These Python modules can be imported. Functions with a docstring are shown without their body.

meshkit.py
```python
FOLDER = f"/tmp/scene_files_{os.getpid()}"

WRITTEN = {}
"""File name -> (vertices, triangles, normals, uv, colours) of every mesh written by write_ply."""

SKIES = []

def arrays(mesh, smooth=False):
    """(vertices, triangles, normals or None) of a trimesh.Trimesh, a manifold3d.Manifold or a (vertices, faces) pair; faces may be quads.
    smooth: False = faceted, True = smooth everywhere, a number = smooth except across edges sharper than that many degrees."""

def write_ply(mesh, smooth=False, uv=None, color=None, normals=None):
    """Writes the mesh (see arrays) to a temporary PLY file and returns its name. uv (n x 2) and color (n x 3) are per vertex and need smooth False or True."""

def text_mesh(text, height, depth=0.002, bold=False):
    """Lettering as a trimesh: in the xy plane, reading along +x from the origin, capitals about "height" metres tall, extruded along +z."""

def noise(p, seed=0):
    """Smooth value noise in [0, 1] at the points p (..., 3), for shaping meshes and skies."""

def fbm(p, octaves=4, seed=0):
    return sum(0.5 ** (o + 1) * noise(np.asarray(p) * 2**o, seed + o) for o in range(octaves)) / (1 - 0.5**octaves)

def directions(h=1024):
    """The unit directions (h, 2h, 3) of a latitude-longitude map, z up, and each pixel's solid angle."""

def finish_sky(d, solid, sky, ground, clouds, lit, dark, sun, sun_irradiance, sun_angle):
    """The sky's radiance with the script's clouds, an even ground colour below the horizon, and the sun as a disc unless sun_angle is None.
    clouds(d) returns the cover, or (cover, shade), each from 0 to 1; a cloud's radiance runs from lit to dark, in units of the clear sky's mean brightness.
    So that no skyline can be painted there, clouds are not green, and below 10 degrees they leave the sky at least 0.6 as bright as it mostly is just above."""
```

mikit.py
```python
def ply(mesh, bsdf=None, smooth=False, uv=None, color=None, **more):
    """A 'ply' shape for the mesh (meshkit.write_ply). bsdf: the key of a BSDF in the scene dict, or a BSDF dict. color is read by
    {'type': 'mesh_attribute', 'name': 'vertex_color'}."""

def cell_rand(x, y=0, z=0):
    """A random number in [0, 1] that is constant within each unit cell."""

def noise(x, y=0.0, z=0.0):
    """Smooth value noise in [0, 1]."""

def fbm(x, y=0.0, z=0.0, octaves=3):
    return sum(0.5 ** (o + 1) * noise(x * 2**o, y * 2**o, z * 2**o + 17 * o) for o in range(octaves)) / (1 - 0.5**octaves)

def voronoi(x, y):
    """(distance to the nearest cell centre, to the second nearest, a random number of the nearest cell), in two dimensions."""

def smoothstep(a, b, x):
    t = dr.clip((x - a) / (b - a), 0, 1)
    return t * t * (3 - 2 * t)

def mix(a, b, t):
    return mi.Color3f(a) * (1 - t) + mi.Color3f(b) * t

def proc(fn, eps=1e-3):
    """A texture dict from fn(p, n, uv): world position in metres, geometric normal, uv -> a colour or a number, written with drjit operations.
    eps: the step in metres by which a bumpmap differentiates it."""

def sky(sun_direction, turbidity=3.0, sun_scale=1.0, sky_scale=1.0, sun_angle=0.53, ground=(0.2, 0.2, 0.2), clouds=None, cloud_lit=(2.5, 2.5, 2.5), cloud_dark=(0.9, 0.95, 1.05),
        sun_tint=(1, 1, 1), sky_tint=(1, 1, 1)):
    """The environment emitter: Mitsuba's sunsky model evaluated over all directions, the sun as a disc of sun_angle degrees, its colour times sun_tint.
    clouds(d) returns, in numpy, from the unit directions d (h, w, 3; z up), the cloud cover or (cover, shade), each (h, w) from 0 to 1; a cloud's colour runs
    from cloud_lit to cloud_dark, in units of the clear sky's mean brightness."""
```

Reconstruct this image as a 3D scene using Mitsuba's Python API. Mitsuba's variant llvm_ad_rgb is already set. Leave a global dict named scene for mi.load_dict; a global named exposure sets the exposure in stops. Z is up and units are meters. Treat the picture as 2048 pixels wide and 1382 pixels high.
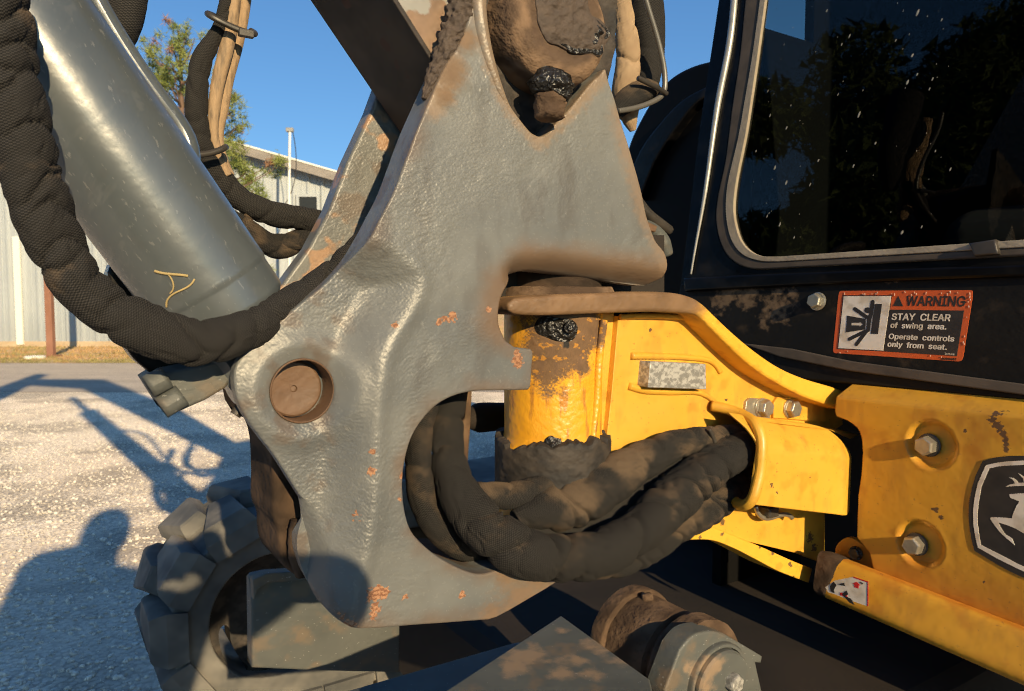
import math, random
import numpy as np
import trimesh, shapely, manifold3d as m3
from shapely.geometry import Polygon, LineString, Point
from scipy.spatial import Delaunay
from scipy.interpolate import CubicSpline
import drjit as dr, mitsuba as mi, mikit, meshkit
from mikit import proc, noise, fbm, voronoi, cell_rand, smoothstep, mix

# ------------------------------------------------------------------ camera, sky, exposure
T = mi.ScalarTransform4f
rng = np.random.default_rng(7)
C = np.array([0.0, 0.0, 1.0])                 # the camera's place, one metre above the gravel
FPX, CX, CY = 1479.0, 1024.0, 691.0           # focal length and centre, in pixels of the 2048 px photograph
PITCH = math.radians(3.5)
FWD = np.array([0, math.cos(PITCH), -math.sin(PITCH)])
UPV = np.array([0, math.sin(PITCH), math.cos(PITCH)])
scene, labels = {}, {}
scene['camera'] = {'type': 'thinlens', 'fov': math.degrees(2 * math.atan(1024 / FPX)), 'fov_axis': 'x',
                   'aperture_radius': 0.0011, 'focus_distance': 0.95, 'near_clip': 0.02, 'far_clip': 300.0,
                   'to_world': T().look_at(origin=C.tolist(), target=(C + FWD).tolist(), up=[0, 0, 1])}
SUN = np.array([0.449, -0.981, 0.345])
scene['sky'] = mikit.sky(SUN.tolist(), turbidity=3, ground=(0.16, 0.15, 0.13), sun_scale=1.25, sky_scale=0.92, sun_tint=(0.93, 1.0, 1.10), sky_tint=(0.58, 0.94, 1.38))
exposure = 2.25

# ------------------------------------------------------------------ measuring frames of the machine
Z = np.array([0, 0, 1.0])
F = np.array([-0.8387, -0.5446, 0.0])          # the way the machine faces
R = np.array([0.5446, -0.8387, 0.0])           # sideways, towards the viewer
TOP = 'excavator'


def ray(x, y):
    return FWD + (x - CX) / FPX * np.array([1.0, 0, 0]) - (y - CY) / FPX * UPV


class Frame:
    """A plane of the machine: its normal N, axes U and V, and its distance k from the viewer's place."""
    def __init__(s, N, U, V, k, O=None):
        s.N, s.U, s.V = N, U, V
        s.O = C - k * N if O is None else O

    def pt(s, x, y, w=0.0):
        r = ray(x, y)
        t = ((s.O + w * s.N - C) @ s.N) / (r @ s.N)
        return C + t * r

    def uv(s, pts, w=0.0):
        P = np.array([s.pt(x, y, w) for x, y in pts]) - s.O
        return np.stack([P @ s.U, P @ s.V], 1)

    def world(s, u, v, w=0.0):
        u, v, w = np.broadcast_arrays(u, v, w)
        return s.O + u[..., None] * s.U + v[..., None] * s.V + w[..., None] * s.N


def side(k):                                   # parallel to the machine's side
    return Frame(R, -F, Z, k)


def front(k):                                  # parallel to the machine's front
    return Frame(F, R, Z, k)


def level(z):                                  # horizontal
    return Frame(Z, np.array([1.0, 0, 0]), np.array([0, 1.0, 0]), 0, np.array([0, 0, z]))


# ------------------------------------------------------------------ mesh helpers
def taken(key):
    if key not in scene and key not in labels:
        return key
    n = 1
    while f'{key}_{n:03d}' in scene or f'{key}_{n:03d}' in labels:
        n += 1
    return f'{key}_{n:03d}'


def add(key, mesh, mat, smooth=35, uv=None, label=None, category=None, group=None, kind=None):
    key = taken(key)
    if isinstance(mesh, tuple):
        mesh, uv = mesh
        smooth = True
    scene[key] = mikit.ply(mesh, mat, smooth=smooth, **({'uv': uv} if uv is not None else {}))
    tag(key, label, category, group, kind)
    return key


def tag(key, label=None, category=None, group=None, kind=None):
    d = {k: v for k, v in dict(label=label, category=category, group=group, kind=kind).items() if v}
    if d:
        labels[key] = d


def join(*ms):
    return trimesh.util.concatenate([m[0] if isinstance(m, tuple) else m for m in ms if m is not None])


def spline(pts, n):
    pts = np.asarray(pts, float)
    s = np.r_[0, np.cumsum(np.linalg.norm(np.diff(pts, axis=0), axis=1))]
    cs = CubicSpline(s, pts, axis=0)
    q = np.linspace(0, s[-1], n)
    return cs(q), q / s[-1]


def curve2(pts, step=8.0, closed=False):
    """A rounded pixel outline: Catmull-Rom through the points."""
    p = np.asarray(pts, float)
    out = []
    n = len(p)
    for i in range(n if closed else n - 1):
        p0 = p[(i - 1) % n] if closed or i else p[0]
        p1, p2 = p[i], p[(i + 1) % n]
        p3 = p[(i + 2) % n] if closed or i + 2 < n else p[-1]
        m = max(1, int(np.linalg.norm(p2 - p1) / step))
        for t in np.arange(m) / m:
            out.append(0.5 * (2 * p1 + (p2 - p0) * t + (2 * p0 - 5 * p1 + 4 * p2 - p3) * t * t + (3 * p1 - p0 - 3 * p2 + p3) * t ** 3))
    if not closed:
        out.append(p[-1])
    return np.array(out)


def polygon(fr, px, holes=(), round_=0.0, w=0.0):
    g = Polygon(fr.uv(px, w), [fr.uv(h, w) for h in holes]).buffer(0)
    if round_:
        g = g.buffer(-round_).buffer(2 * round_).buffer(-round_)
    return max(getattr(g, 'geoms', [g]), key=lambda q: q.area)


def outline_pts(ring, step):
    """The corners of a ring and, along its long edges, points at most step apart; counter-clockwise."""
    c = np.array(ring.coords[:-1])
    if not ring.is_ccw:
        c = c[::-1]
    keep = np.linalg.norm(c - np.roll(c, 1, 0), axis=1) > 1e-4
    c = c[keep]
    out = []
    for p, q in zip(c, np.roll(c, -1, 0)):
        m = max(1, int(math.ceil(np.linalg.norm(q - p) / step)))
        out += [p + (q - p) * t for t in np.arange(m) / m]
    return np.array(out)


def plate(fr, g, thick, fil=0.004, step=0.01, h=None, warp=None, back=True, rings=(0.0, 0.1, 0.28, 0.6, 1.0)):
    """A plate with outline g in the frame fr, its front edge rounded with radius fil, its face raised by h(u, v)."""
    P_, F_, zr, loops, inner = [], [], [], [], []
    at_ = 0
    for i, ring in enumerate([g.exterior, *g.interiors]):
        p = outline_pts(ring, step)
        if i:
            p = p[::-1]
        e = np.roll(p, -1, 0) - p
        e /= np.linalg.norm(e, axis=1, keepdims=True)
        nn = np.stack([-e[:, 1], e[:, 0]], 1)
        n2 = nn + np.roll(nn, 1, 0)
        n2 /= np.maximum(np.linalg.norm(n2, axis=1, keepdims=True), 1e-6)
        n2 /= np.maximum((n2 * nn).sum(1, keepdims=True), 0.6)
        m = len(p)
        j = np.arange(m)
        for k, r in enumerate(rings):
            P_.append(p + n2 * r * fil)
            zr.append(np.full(m, -(fil - math.sqrt(max(fil ** 2 - (fil - r * fil) ** 2, 0)))))
            if k:
                o, q = at_ + (k - 1) * m, at_ + k * m
                jn = (j + 1) % m
                F_ += [np.stack([o + j, o + jn, q + jn], 1), np.stack([o + j, q + jn, q + j], 1)]
        loops.append(at_ + j)
        inner.append(at_ + (len(rings) - 1) * m + j)
        at_ += len(rings) * m
    p = np.vstack(P_)
    z = np.concatenate(zr)
    core = Polygon(p[inner[0]], [p[q] for q in inner[1:]])
    if fil > 2e-4 and not (core.is_valid and core.area < g.area and g.buffer(1e-6).contains(core)):
        return plate(fr, g, thick, fil * 0.62, step, h, warp, back, rings)
    idx = np.concatenate(inner)
    if h is None:
        import mapbox_earcut
        t = mapbox_earcut.triangulate_float64(p[idx], np.cumsum([len(q) for q in inner]).astype(np.uint32)).reshape(-1, 3).astype(int)
        t = idx[t]
    else:
        x0, y0, x1, y1 = core.bounds
        gx, gy = np.meshgrid(np.arange(x0, x1, step), np.arange(y0, y1, step))
        gx = gx + (np.arange(len(gx)) % 2)[:, None] * step / 2
        q = np.stack([gx.ravel(), gy.ravel()], 1)
        q = q[shapely.contains_xy(core.buffer(0).buffer(-step * 0.45), q)]
        allp = np.vstack([p[idx], q])
        t = Delaunay(allp).simplices
        t = t[shapely.contains_xy(core.buffer(1e-7), allp[t].mean(1))]
        idx = np.r_[idx, len(p) + np.arange(len(q))]
        p, z = np.vstack([p, q]), np.r_[z, np.zeros(len(q))]
        t = idx[t]
    a = p[t]
    ar = (a[:, 1, 0] - a[:, 0, 0]) * (a[:, 2, 1] - a[:, 0, 1]) - (a[:, 1, 1] - a[:, 0, 1]) * (a[:, 2, 0] - a[:, 0, 0])
    t = np.where((ar < 0)[:, None], t[:, ::-1], t)[np.abs(ar) > 1e-13]
    front_f = np.vstack(F_ + [t])
    if h is not None:
        z = z + h(p[:, 0], p[:, 1])
    n = len(p)
    zb = np.full(n, -thick) if np.isscalar(thick) else -thick(p[:, 0], p[:, 1])
    u, v, w = np.r_[p[:, 0], p[:, 0]], np.r_[p[:, 1], p[:, 1]], np.r_[z, zb]
    if warp:
        u, v, w = warp(u, v, w)
    faces = [front_f]
    for q in loops:
        qn = np.roll(q, -1)
        faces += [np.stack([qn, q, q + n], 1), np.stack([qn, q + n, qn + n], 1)]
    if back:
        faces.append(front_f[:, ::-1] + n)
    return trimesh.Trimesh(fr.world(u, v, w), np.vstack(faces), process=False)


def frames(P):
    t = np.gradient(P, axis=0)
    t /= np.linalg.norm(t, axis=1, keepdims=True)
    a = np.cross(t[0], [0.31, 0.2, 0.93])
    a /= np.linalg.norm(a)
    A = [a]
    for i in range(1, len(P)):
        a = A[-1] - (A[-1] @ t[i]) * t[i]
        A.append(a / np.linalg.norm(a))
    A = np.array(A)
    return t, A, np.cross(t, A)


def tube(pts, rad, n=28, step=0.006, shape=None, cap=True, loop=False):
    """A tube through the 3-D points with its radius given at the points; shape(s, theta) multiplies it. Returns (mesh, uv)."""
    pts = np.asarray(pts, float)
    length = np.linalg.norm(np.diff(pts, axis=0), axis=1).sum()
    m = max(3, int(length / step))
    P, q = spline(pts, m) if len(pts) > 2 else (np.linspace(pts[0], pts[1], m), np.linspace(0, 1, m))
    s0 = np.r_[0, np.cumsum(np.linalg.norm(np.diff(pts, axis=0), axis=1))]
    r = np.interp(q, s0 / s0[-1], np.broadcast_to(rad, len(pts)))
    t, A, B = frames(P)
    th = np.linspace(0, 2 * np.pi, n + 1)
    s = q * length
    k = np.ones((m, n + 1)) if shape is None else shape(s[:, None] + 0 * th, th + 0 * s[:, None])
    rr = r[:, None] * k
    V = P[:, None] + rr[..., None] * (np.cos(th)[None, :, None] * A[:, None] + np.sin(th)[None, :, None] * B[:, None])
    uv = np.stack(np.broadcast_arrays(s[:, None], th[None] * r.mean()), -1)
    i, j = np.meshgrid(np.arange(m - 1), np.arange(n), indexing='ij')
    a = (i * (n + 1) + j).ravel()
    f = np.vstack([np.stack([a, a + 1, a + n + 2], 1), np.stack([a, a + n + 2, a + n + 1], 1)])
    V, uv = V.reshape(-1, 3), uv.reshape(-1, 2)
    if cap:
        for e, flip in ((0, True), (m - 1, False)):
            c = len(V)
            V = np.vstack([V, P[e]])
            uv = np.vstack([uv, uv[e * (n + 1)]])
            b = e * (n + 1) + np.arange(n)
            x = np.stack([b, b + 1, np.full(n, c)], 1)
            f = np.vstack([f, x[:, ::-1] if flip else x])
    return trimesh.Trimesh(V, f, process=False), uv


def folds(seed, length, every=0.035, depth=0.16, flat=0.06, tilt=1.0, width=0.0042):
    """The gathers of a cloth sleeve: sharp slanting creases with the cloth swollen between them, on a slightly flattened section."""
    g = np.random.default_rng(seed)
    n = max(1, int(1.35 * length / every))
    cr = [(x + g.normal() * every * 0.32, g.uniform(0, 6.28), g.normal() * tilt * 0.011, g.uniform(0, 6.28), g.uniform(0.4, 1.15), g.uniform(0.002, 0.006)) for x in np.linspace(0, length, n)]

    def shape(s, th):
        k = 1 + 1.4 * flat * np.cos(2 * (th - 0.6 - 3 * s)) + 0.03 * np.sin(s * 43 + 2 * th + seed)
        near_ = np.full(np.shape(s), 1.0)
        wob = 0.010 * (meshkit.fbm(np.stack([np.cos(th) * 1.6, np.sin(th) * 1.6, s * 38 + seed], -1), 3, seed + 40) - 0.5)
        for x, ph, ti, p2, part, wig in cr:
            q = np.abs(s + wob - x - ti * np.cos(th - ph) - wig * np.sin(2 * th + p2))
            m = np.clip(part + 0.9 * np.cos(th - p2), 0, 1)
            near_ = np.minimum(near_, q + 0.009 * (1 - m))
        k = k + 1.05 * depth * (1 - np.exp(-near_ / width)) - 0.80 * depth
        c = np.stack([np.cos(th) * 1.3, np.sin(th) * 1.3, s * 45], -1)
        k = k + 0.10 * (meshkit.fbm(c + seed * 3.7, 3, seed) - 0.5)
        w2 = meshkit.fbm(np.stack([np.cos(th) * 1.4, np.sin(th) * 1.4, s * 110 + 1.2 * np.sin(2 * th + seed)], -1), 2, seed + 5)
        k = k - 0.055 * np.exp(-np.abs(w2 - 0.5) / 0.03) * np.clip(2.2 * meshkit.fbm(np.stack([np.cos(th), np.sin(th), s * 20], -1), 2, seed + 6) - 0.6, 0, 1)
        lines = np.abs(meshkit.fbm(np.stack([np.cos(th) * 1.7, np.sin(th) * 1.7, s * 26 + 3 * th * 0], -1) + seed, 2, seed + 9) - 0.5)
        return k - 0.35 * depth * np.exp(-lines / 0.02)
    return shape


def lathe(profile, origin, axis, n=40, bump=0.0, seed=0):
    """profile: (distance along the axis, radius) from back to front."""
    pr = np.asarray(profile, float)
    axis = axis / np.linalg.norm(axis)
    a = np.cross(axis, Z if abs(axis[2]) < 0.9 else [1, 0, 0])
    a /= np.linalg.norm(a)
    b = np.cross(axis, a)
    th = np.arange(n) * 2 * np.pi / n
    V = origin + pr[:, None, 0, None] * axis + pr[:, None, 1, None] * (np.cos(th)[None, :, None] * a + np.sin(th)[None, :, None] * b)
    m = len(pr)
    i, j = np.meshgrid(np.arange(m - 1), np.arange(n), indexing='ij')
    p, q = (i * n + j).ravel(), (i * n + (j + 1) % n).ravel()
    f = np.vstack([np.stack([p, q, q + n], 1), np.stack([p, q + n, p + n], 1)])
    V = V.reshape(-1, 3)
    if not np.allclose(pr[0], pr[-1]):
        f = np.vstack([f, np.stack([np.arange(1, n - 1) * 0, np.arange(2, n), np.arange(1, n - 1)], 1), np.stack([np.full(n - 2, (m - 1) * n), (m - 1) * n + np.arange(1, n - 1), (m - 1) * n + np.arange(2, n)], 1)])
    if bump:
        c = V - origin
        V = V + bump * (meshkit.fbm(V * 90 + seed, 4, seed) - 0.5)[:, None] * c / (np.linalg.norm(c, axis=1, keepdims=True) + 1e-9)
    mesh = trimesh.Trimesh(V, f, process=False)
    return mesh


def box(fr, px, thick, fil=0.003, step=0.02, round_=0.0, h=None):
    return plate(fr, polygon(fr, px, round_=round_), thick, fil, step, h)


def slab(c, ax, half, ch=0.0):
    """A box at c with axes ax (3 x 3 rows) and half sizes, its edges chamfered."""
    hx, hy, hz = half
    if ch <= 0:
        m = trimesh.creation.box((2 * hx, 2 * hy, 2 * hz))
    else:
        v = []
        for sx in (-1, 1):
            for sy in (-1, 1):
                for sz in (-1, 1):
                    v += [(sx * (hx - ch), sy * (hy - ch), sz * hz), (sx * (hx - ch), sy * hy, sz * (hz - ch)), (sx * hx, sy * (hy - ch), sz * (hz - ch))]
        m = trimesh.convex.convex_hull(np.array(v))
    m.vertices = np.asarray(c) + m.vertices @ np.asarray(ax)
    return m


def hexbolt(c, axis, af=0.022, head=0.011, washer=None, spin=0.2):
    """(head mesh, washer mesh) of a hex bolt with a domed, chamfered head and a spring washer."""
    axis = axis / np.linalg.norm(axis)
    a = np.cross(axis, Z)
    a /= np.linalg.norm(a)
    b = np.cross(axis, a)
    rad = af / math.sqrt(3)
    th = np.arange(6) * math.pi / 3 + spin
    hexa = np.stack([np.cos(th), np.sin(th)], 1)
    w0 = 0.0 if washer is None else 0.004
    rows = [(w0, 0.97), (w0 + 0.001, 1.0), (w0 + head * 0.78, 1.0), (w0 + head * 0.96, 0.9), (w0 + head, 0.82)]
    V = np.vstack([c + z * axis + rad * k * (hexa[:, :1] * a + hexa[:, 1:] * b) for z, k in rows])
    hm = trimesh.convex.convex_hull(V)
    wm = None
    if washer:
        wm = lathe([(0.0, washer * 0.98), (0.0005, washer), (0.0025, washer), (0.003, washer * 0.94), (0.0031, rad * 1.08), (0.0042, rad * 1.06), (0.0044, rad * 0.9)], np.asarray(c), axis, 32)
    return hm, wm


# ------------------------------------------------------------------ materials
def rgb(*v):
    return {'type': 'rgb', 'value': list(v)}


def V3(c):
    return mi.Point3f(*[float(x) for x in c])


def spot_mask(p, spots, nz, amp=0.9, soft=0.18):
    """Blots of stated places and sizes with a ragged edge from the noise nz."""
    m = mi.Float(-1.0)
    for c, r in spots:
        m = dr.maximum(m, 1 - dr.norm(p - V3(c)) / r)
    return smoothstep(0.0, soft, m + (nz - 0.5) * amp)


def at(fr, lst, scale=1.0):
    """[(x, y, radius in px), ...] on the frame fr as places and radii in metres."""
    out = []
    for x, y, r in lst:
        c = fr.pt(x, y)
        out.append((c, r * scale * ((c - C) @ FWD) / FPX))
    return out


def mat(key, base, rough=0.5, metal=0.0, bump=None, bscale=0.001, eps=0.001, spec=0.5, coat=0.0, sheen=0.0, coat_gloss=0.8):
    """base and rough: a colour / number, or a function of (p, n, uv)."""
    d = {'type': 'principled', 'base_color': proc(base) if callable(base) else rgb(*base),
         'roughness': proc(rough) if callable(rough) else rough, 'metallic': metal, 'specular': spec}
    if coat:
        d['clearcoat'] = coat
        d['clearcoat_gloss'] = coat_gloss
    if sheen:
        d['sheen'] = sheen
    if bump is not None:
        d = {'type': 'bumpmap', 'arbitrary': proc(bump, eps), 'scale': bscale, 'nested': d}
        d['nested_bsdf'] = d.pop('nested')
    scene[key] = {'type': 'twosided', 'bsdf': d}
    return key


DIRT = (0.150, 0.088, 0.050)
RUST = (0.34, 0.125, 0.045)
DUST = (0.27, 0.185, 0.115)


def n3(p, f, o=3):
    return fbm(p.x * f + 11.3, p.y * f + 5.1, p.z * f + 7.7, o)


def near_line(p, a, b):
    """Distance of p from the segment a-b."""
    a, b = np.asarray(a, float), np.asarray(b, float)
    ab = mi.Vector3f(*(b - a).tolist())
    q = p - V3(a)
    t = dr.clip(dr.dot(q, ab) / float((b - a) @ (b - a)), 0, 1)
    return dr.norm(q - ab * t)
NEAR = side(0.769)
HUBF = side(0.80)
FLANK = side(0.82)
PANEL = front(1.15)

_rust = at(NEAR, [(520, 752, 15), (533, 772, 12), (513, 733, 9), (682, 592, 9), (640, 630, 9), (627, 640, 7), (767, 615, 6), (790, 650, 8), (877, 642, 7), (903, 632, 12), (890, 637, 7), (978, 618, 6), (1036, 722, 15), (1034, 708, 8),
                  (745, 903, 7), (743, 942, 9), (715, 985, 9), (710, 1035, 16), (713, 1020, 9), (752, 1188, 20), (768, 1186, 13), (750, 1215, 13), (748, 1230, 9), (925, 1190, 8), (810, 1193, 7), (590, 940, 8), (600, 968, 9), (700, 1247, 13), (680, 1236, 11), (662, 1218, 8), (803, 952, 6), (800, 1000, 5), (655, 1045, 12), (640, 1010, 8)])
_mud = at(NEAR, [(1045, 1195, 95), (1085, 1165, 60), (1012, 1150, 45), (985, 1225, 45), (905, 150, 52), (893, 195, 34), (935, 80, 40)])


_outline = [NEAR.pt(*q) for q in ((942, 20), (889, 137), (834, 260), (766, 427), (716, 515), (615, 612), (533, 686), (488, 735), (487, 795), (533, 880), (605, 984), (628, 1030), (655, 1090), (668, 1234), (720, 1257), (859, 1249), (978, 1240), (1107, 1170), (1045, 1138), (964, 1148), (880, 1116), (822, 1060), (806, 970), (821, 882), (869, 815), (945, 783), (1057, 780), (1067, 700), (1030, 694), (1000, 655))]


def cast_base(p, n, uv):
    nz, big = n3(p, 150), n3(p, 11)
    c = mix((0.094, 0.100, 0.102), (0.126, 0.130, 0.126), smoothstep(0.3, 0.7, big))
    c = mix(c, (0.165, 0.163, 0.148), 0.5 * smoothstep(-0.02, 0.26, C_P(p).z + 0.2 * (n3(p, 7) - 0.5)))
    c = mix(c, (0.2, 0.2, 0.185), 0.18 * smoothstep(0.62, 0.78, n3(p, 340, 2)))
    o = mi.Float(1.0)
    for a, b in zip(_outline[:-1], _outline[1:]):
        o = dr.minimum(o, near_line(p, a, b))
    st = smoothstep(0.026, 0.001, o + 0.026 * (n3(p, 42, 4) - 0.42))
    c = mix(c, (0.115, 0.074, 0.048), 0.6 * st * smoothstep(0.25, 0.6, n3(p, 19, 3)))
    c = mix(c, (0.055, 0.045, 0.038), 0.35 * smoothstep(0.56, 0.75, fbm(p.x * 28, p.y * 28, p.z * 9, 4)))
    c = mix(c, (0.20, 0.195, 0.18), 0.35 * smoothstep(0.765, 0.80, fbm(p.x * 260 + p.z * 170, p.y * 260, p.z * 70, 3)))
    e = mi.Float(1.0)
    for a, b in (((956, -40), (985, 125)), ((985, 125), (1018, 205)), ((1018, 205), (1078, 278)), ((1078, 278), (1150, 205)), ((1150, 205), (1225, 120)), ((905, 130), (868, 215))):
        e = dr.minimum(e, near_line(p, NEAR.pt(*a), NEAR.pt(*b)))
    c = mix(c, (0.20, 0.14, 0.09), 0.8 * smoothstep(0.022, 0.004, e + 0.018 * (nz - 0.5)))
    j = mi.Float(1.0)
    for a, b in (((1002, 640), (1012, 580)), ((1012, 580), (1062, 538)), ((1062, 538), (1200, 548)), ((1200, 548), (1330, 560))):
        j = dr.minimum(j, near_line(p, NEAR.pt(*a), NEAR.pt(*b)))
    c = mix(c, (0.125, 0.080, 0.049), 0.92 * smoothstep(0.050, 0.012, j + 0.014 * (n3(p, 70) - 0.5)))
    r = dr.minimum(near_line(p, NEAR.pt(1238, 225), NEAR.pt(1290, 420)), near_line(p, NEAR.pt(1290, 420), NEAR.pt(1335, 520)))
    c = mix(c, (0.20, 0.135, 0.085), 0.65 * smoothstep(0.028, 0.004, r + 0.02 * (nz - 0.5)))
    c = mix(c, mix((0.10, 0.066, 0.043), (0.18, 0.115, 0.068), n3(p, 60, 3)), spot_mask(p, _mud, 0.6 * n3(p, 60, 4) + 0.4 * n3(p, 300, 3), 1.3, 0.95) * 0.9)
    c = mix(c, (0.30, 0.17, 0.09), 0.8 * smoothstep(0.60, 0.68, n3(p, 24, 4)) * smoothstep(0.95, 0.96, dr.dot(C_P(p), mi.Vector3f(*(-R).tolist()))))
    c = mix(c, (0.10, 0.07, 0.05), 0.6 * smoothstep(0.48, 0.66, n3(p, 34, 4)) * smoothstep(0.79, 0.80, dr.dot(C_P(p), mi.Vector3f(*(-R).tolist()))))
    rn = n3(p, 420, 3)
    ru = spot_mask(p, _rust, n3(p, 300, 4), 2.0, 0.2)
    return mix(c, mix((0.17, 0.072, 0.036), (0.33, 0.17, 0.09), smoothstep(0.35, 0.65, rn)), ru * 0.95)


def C_P(p):
    return p - V3(C)


def cast_rough(p, n, uv):
    return dr.clip(0.37 + 0.45 * spot_mask(p, _rust + _mud, n3(p, 150), 1.3, 0.4) + 0.12 * n3(p, 30), 0.2, 0.95)


mat('cast_paint', cast_base, cast_rough, bump=lambda p, n, uv: (0.7 * n3(p, 150, 3) + 0.35 * noise(p.x * 430, p.y * 430, p.z * 430)) * (0.35 + 0.9 * smoothstep(0.3, 0.7, n3(p, 9, 2))), bscale=0.0012, eps=0.0006, spec=0.5)


def dirt_base(p, n, uv):
    return mix(mix((0.065, 0.042, 0.028), (0.145, 0.094, 0.060), smoothstep(0.3, 0.72, n3(p, 28))), (0.05, 0.03, 0.02), 0.35 * smoothstep(0.5, 0.8, n3(p, 210)))


mat('caked_dirt', dirt_base, 0.95, bump=lambda p, n, uv: n3(p, 160, 4) + 0.5 * n3(p, 700, 2), bscale=0.003, eps=0.0008, spec=0.2)
mat('dark_dirt', lambda p, n, uv: mix((0.026, 0.018, 0.013), (0.075, 0.048, 0.031), smoothstep(0.35, 0.7, n3(p, 24))), 0.93, bump=lambda p, n, uv: n3(p, 120, 4), bscale=0.003, eps=0.001, spec=0.2)
mat('dry_mud', lambda p, n, uv: mix((0.036, 0.027, 0.022), (0.085, 0.060, 0.044), n3(p, 90, 4)), 0.8, bump=lambda p, n, uv: n3(p, 160, 4), bscale=0.004, eps=0.0008)
_capring = side(0.748)


def cap_base(p, n, uv):
    d = dr.norm(p - V3(_capring.pt(1129, 42)))
    c = mix((0.050, 0.033, 0.024), (0.12, 0.078, 0.050), n3(p, 60, 4))
    return mix(c, (0.21, 0.135, 0.082), 0.8 * smoothstep(0.050, 0.064, d + 0.012 * (n3(p, 80, 3) - 0.5)) * smoothstep(0.35, 0.6, n3(p, 30, 3)))


mat('mud_and_shade', lambda p, n, uv: mix((0.014, 0.012, 0.011), (0.042, 0.033, 0.026), smoothstep(0.35, 0.7, n3(p, 40, 4))), 0.75, bump=lambda p, n, uv: n3(p, 130, 4), bscale=0.0018, eps=0.001)  # mud of the post; also puts shade into the recess floor and idler
mat('cap_mud', cap_base, 0.9, bump=lambda p, n, uv: n3(p, 150, 4) + 0.4 * n3(p, 600, 2), bscale=0.003, eps=0.0008, spec=0.25)
mat('grease', (0.012, 0.011, 0.010), lambda p, n, uv: 0.16 + 0.4 * n3(p, 200), bump=lambda p, n, uv: n3(p, 190, 4), bscale=0.006, eps=0.0006, spec=0.6)

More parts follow.
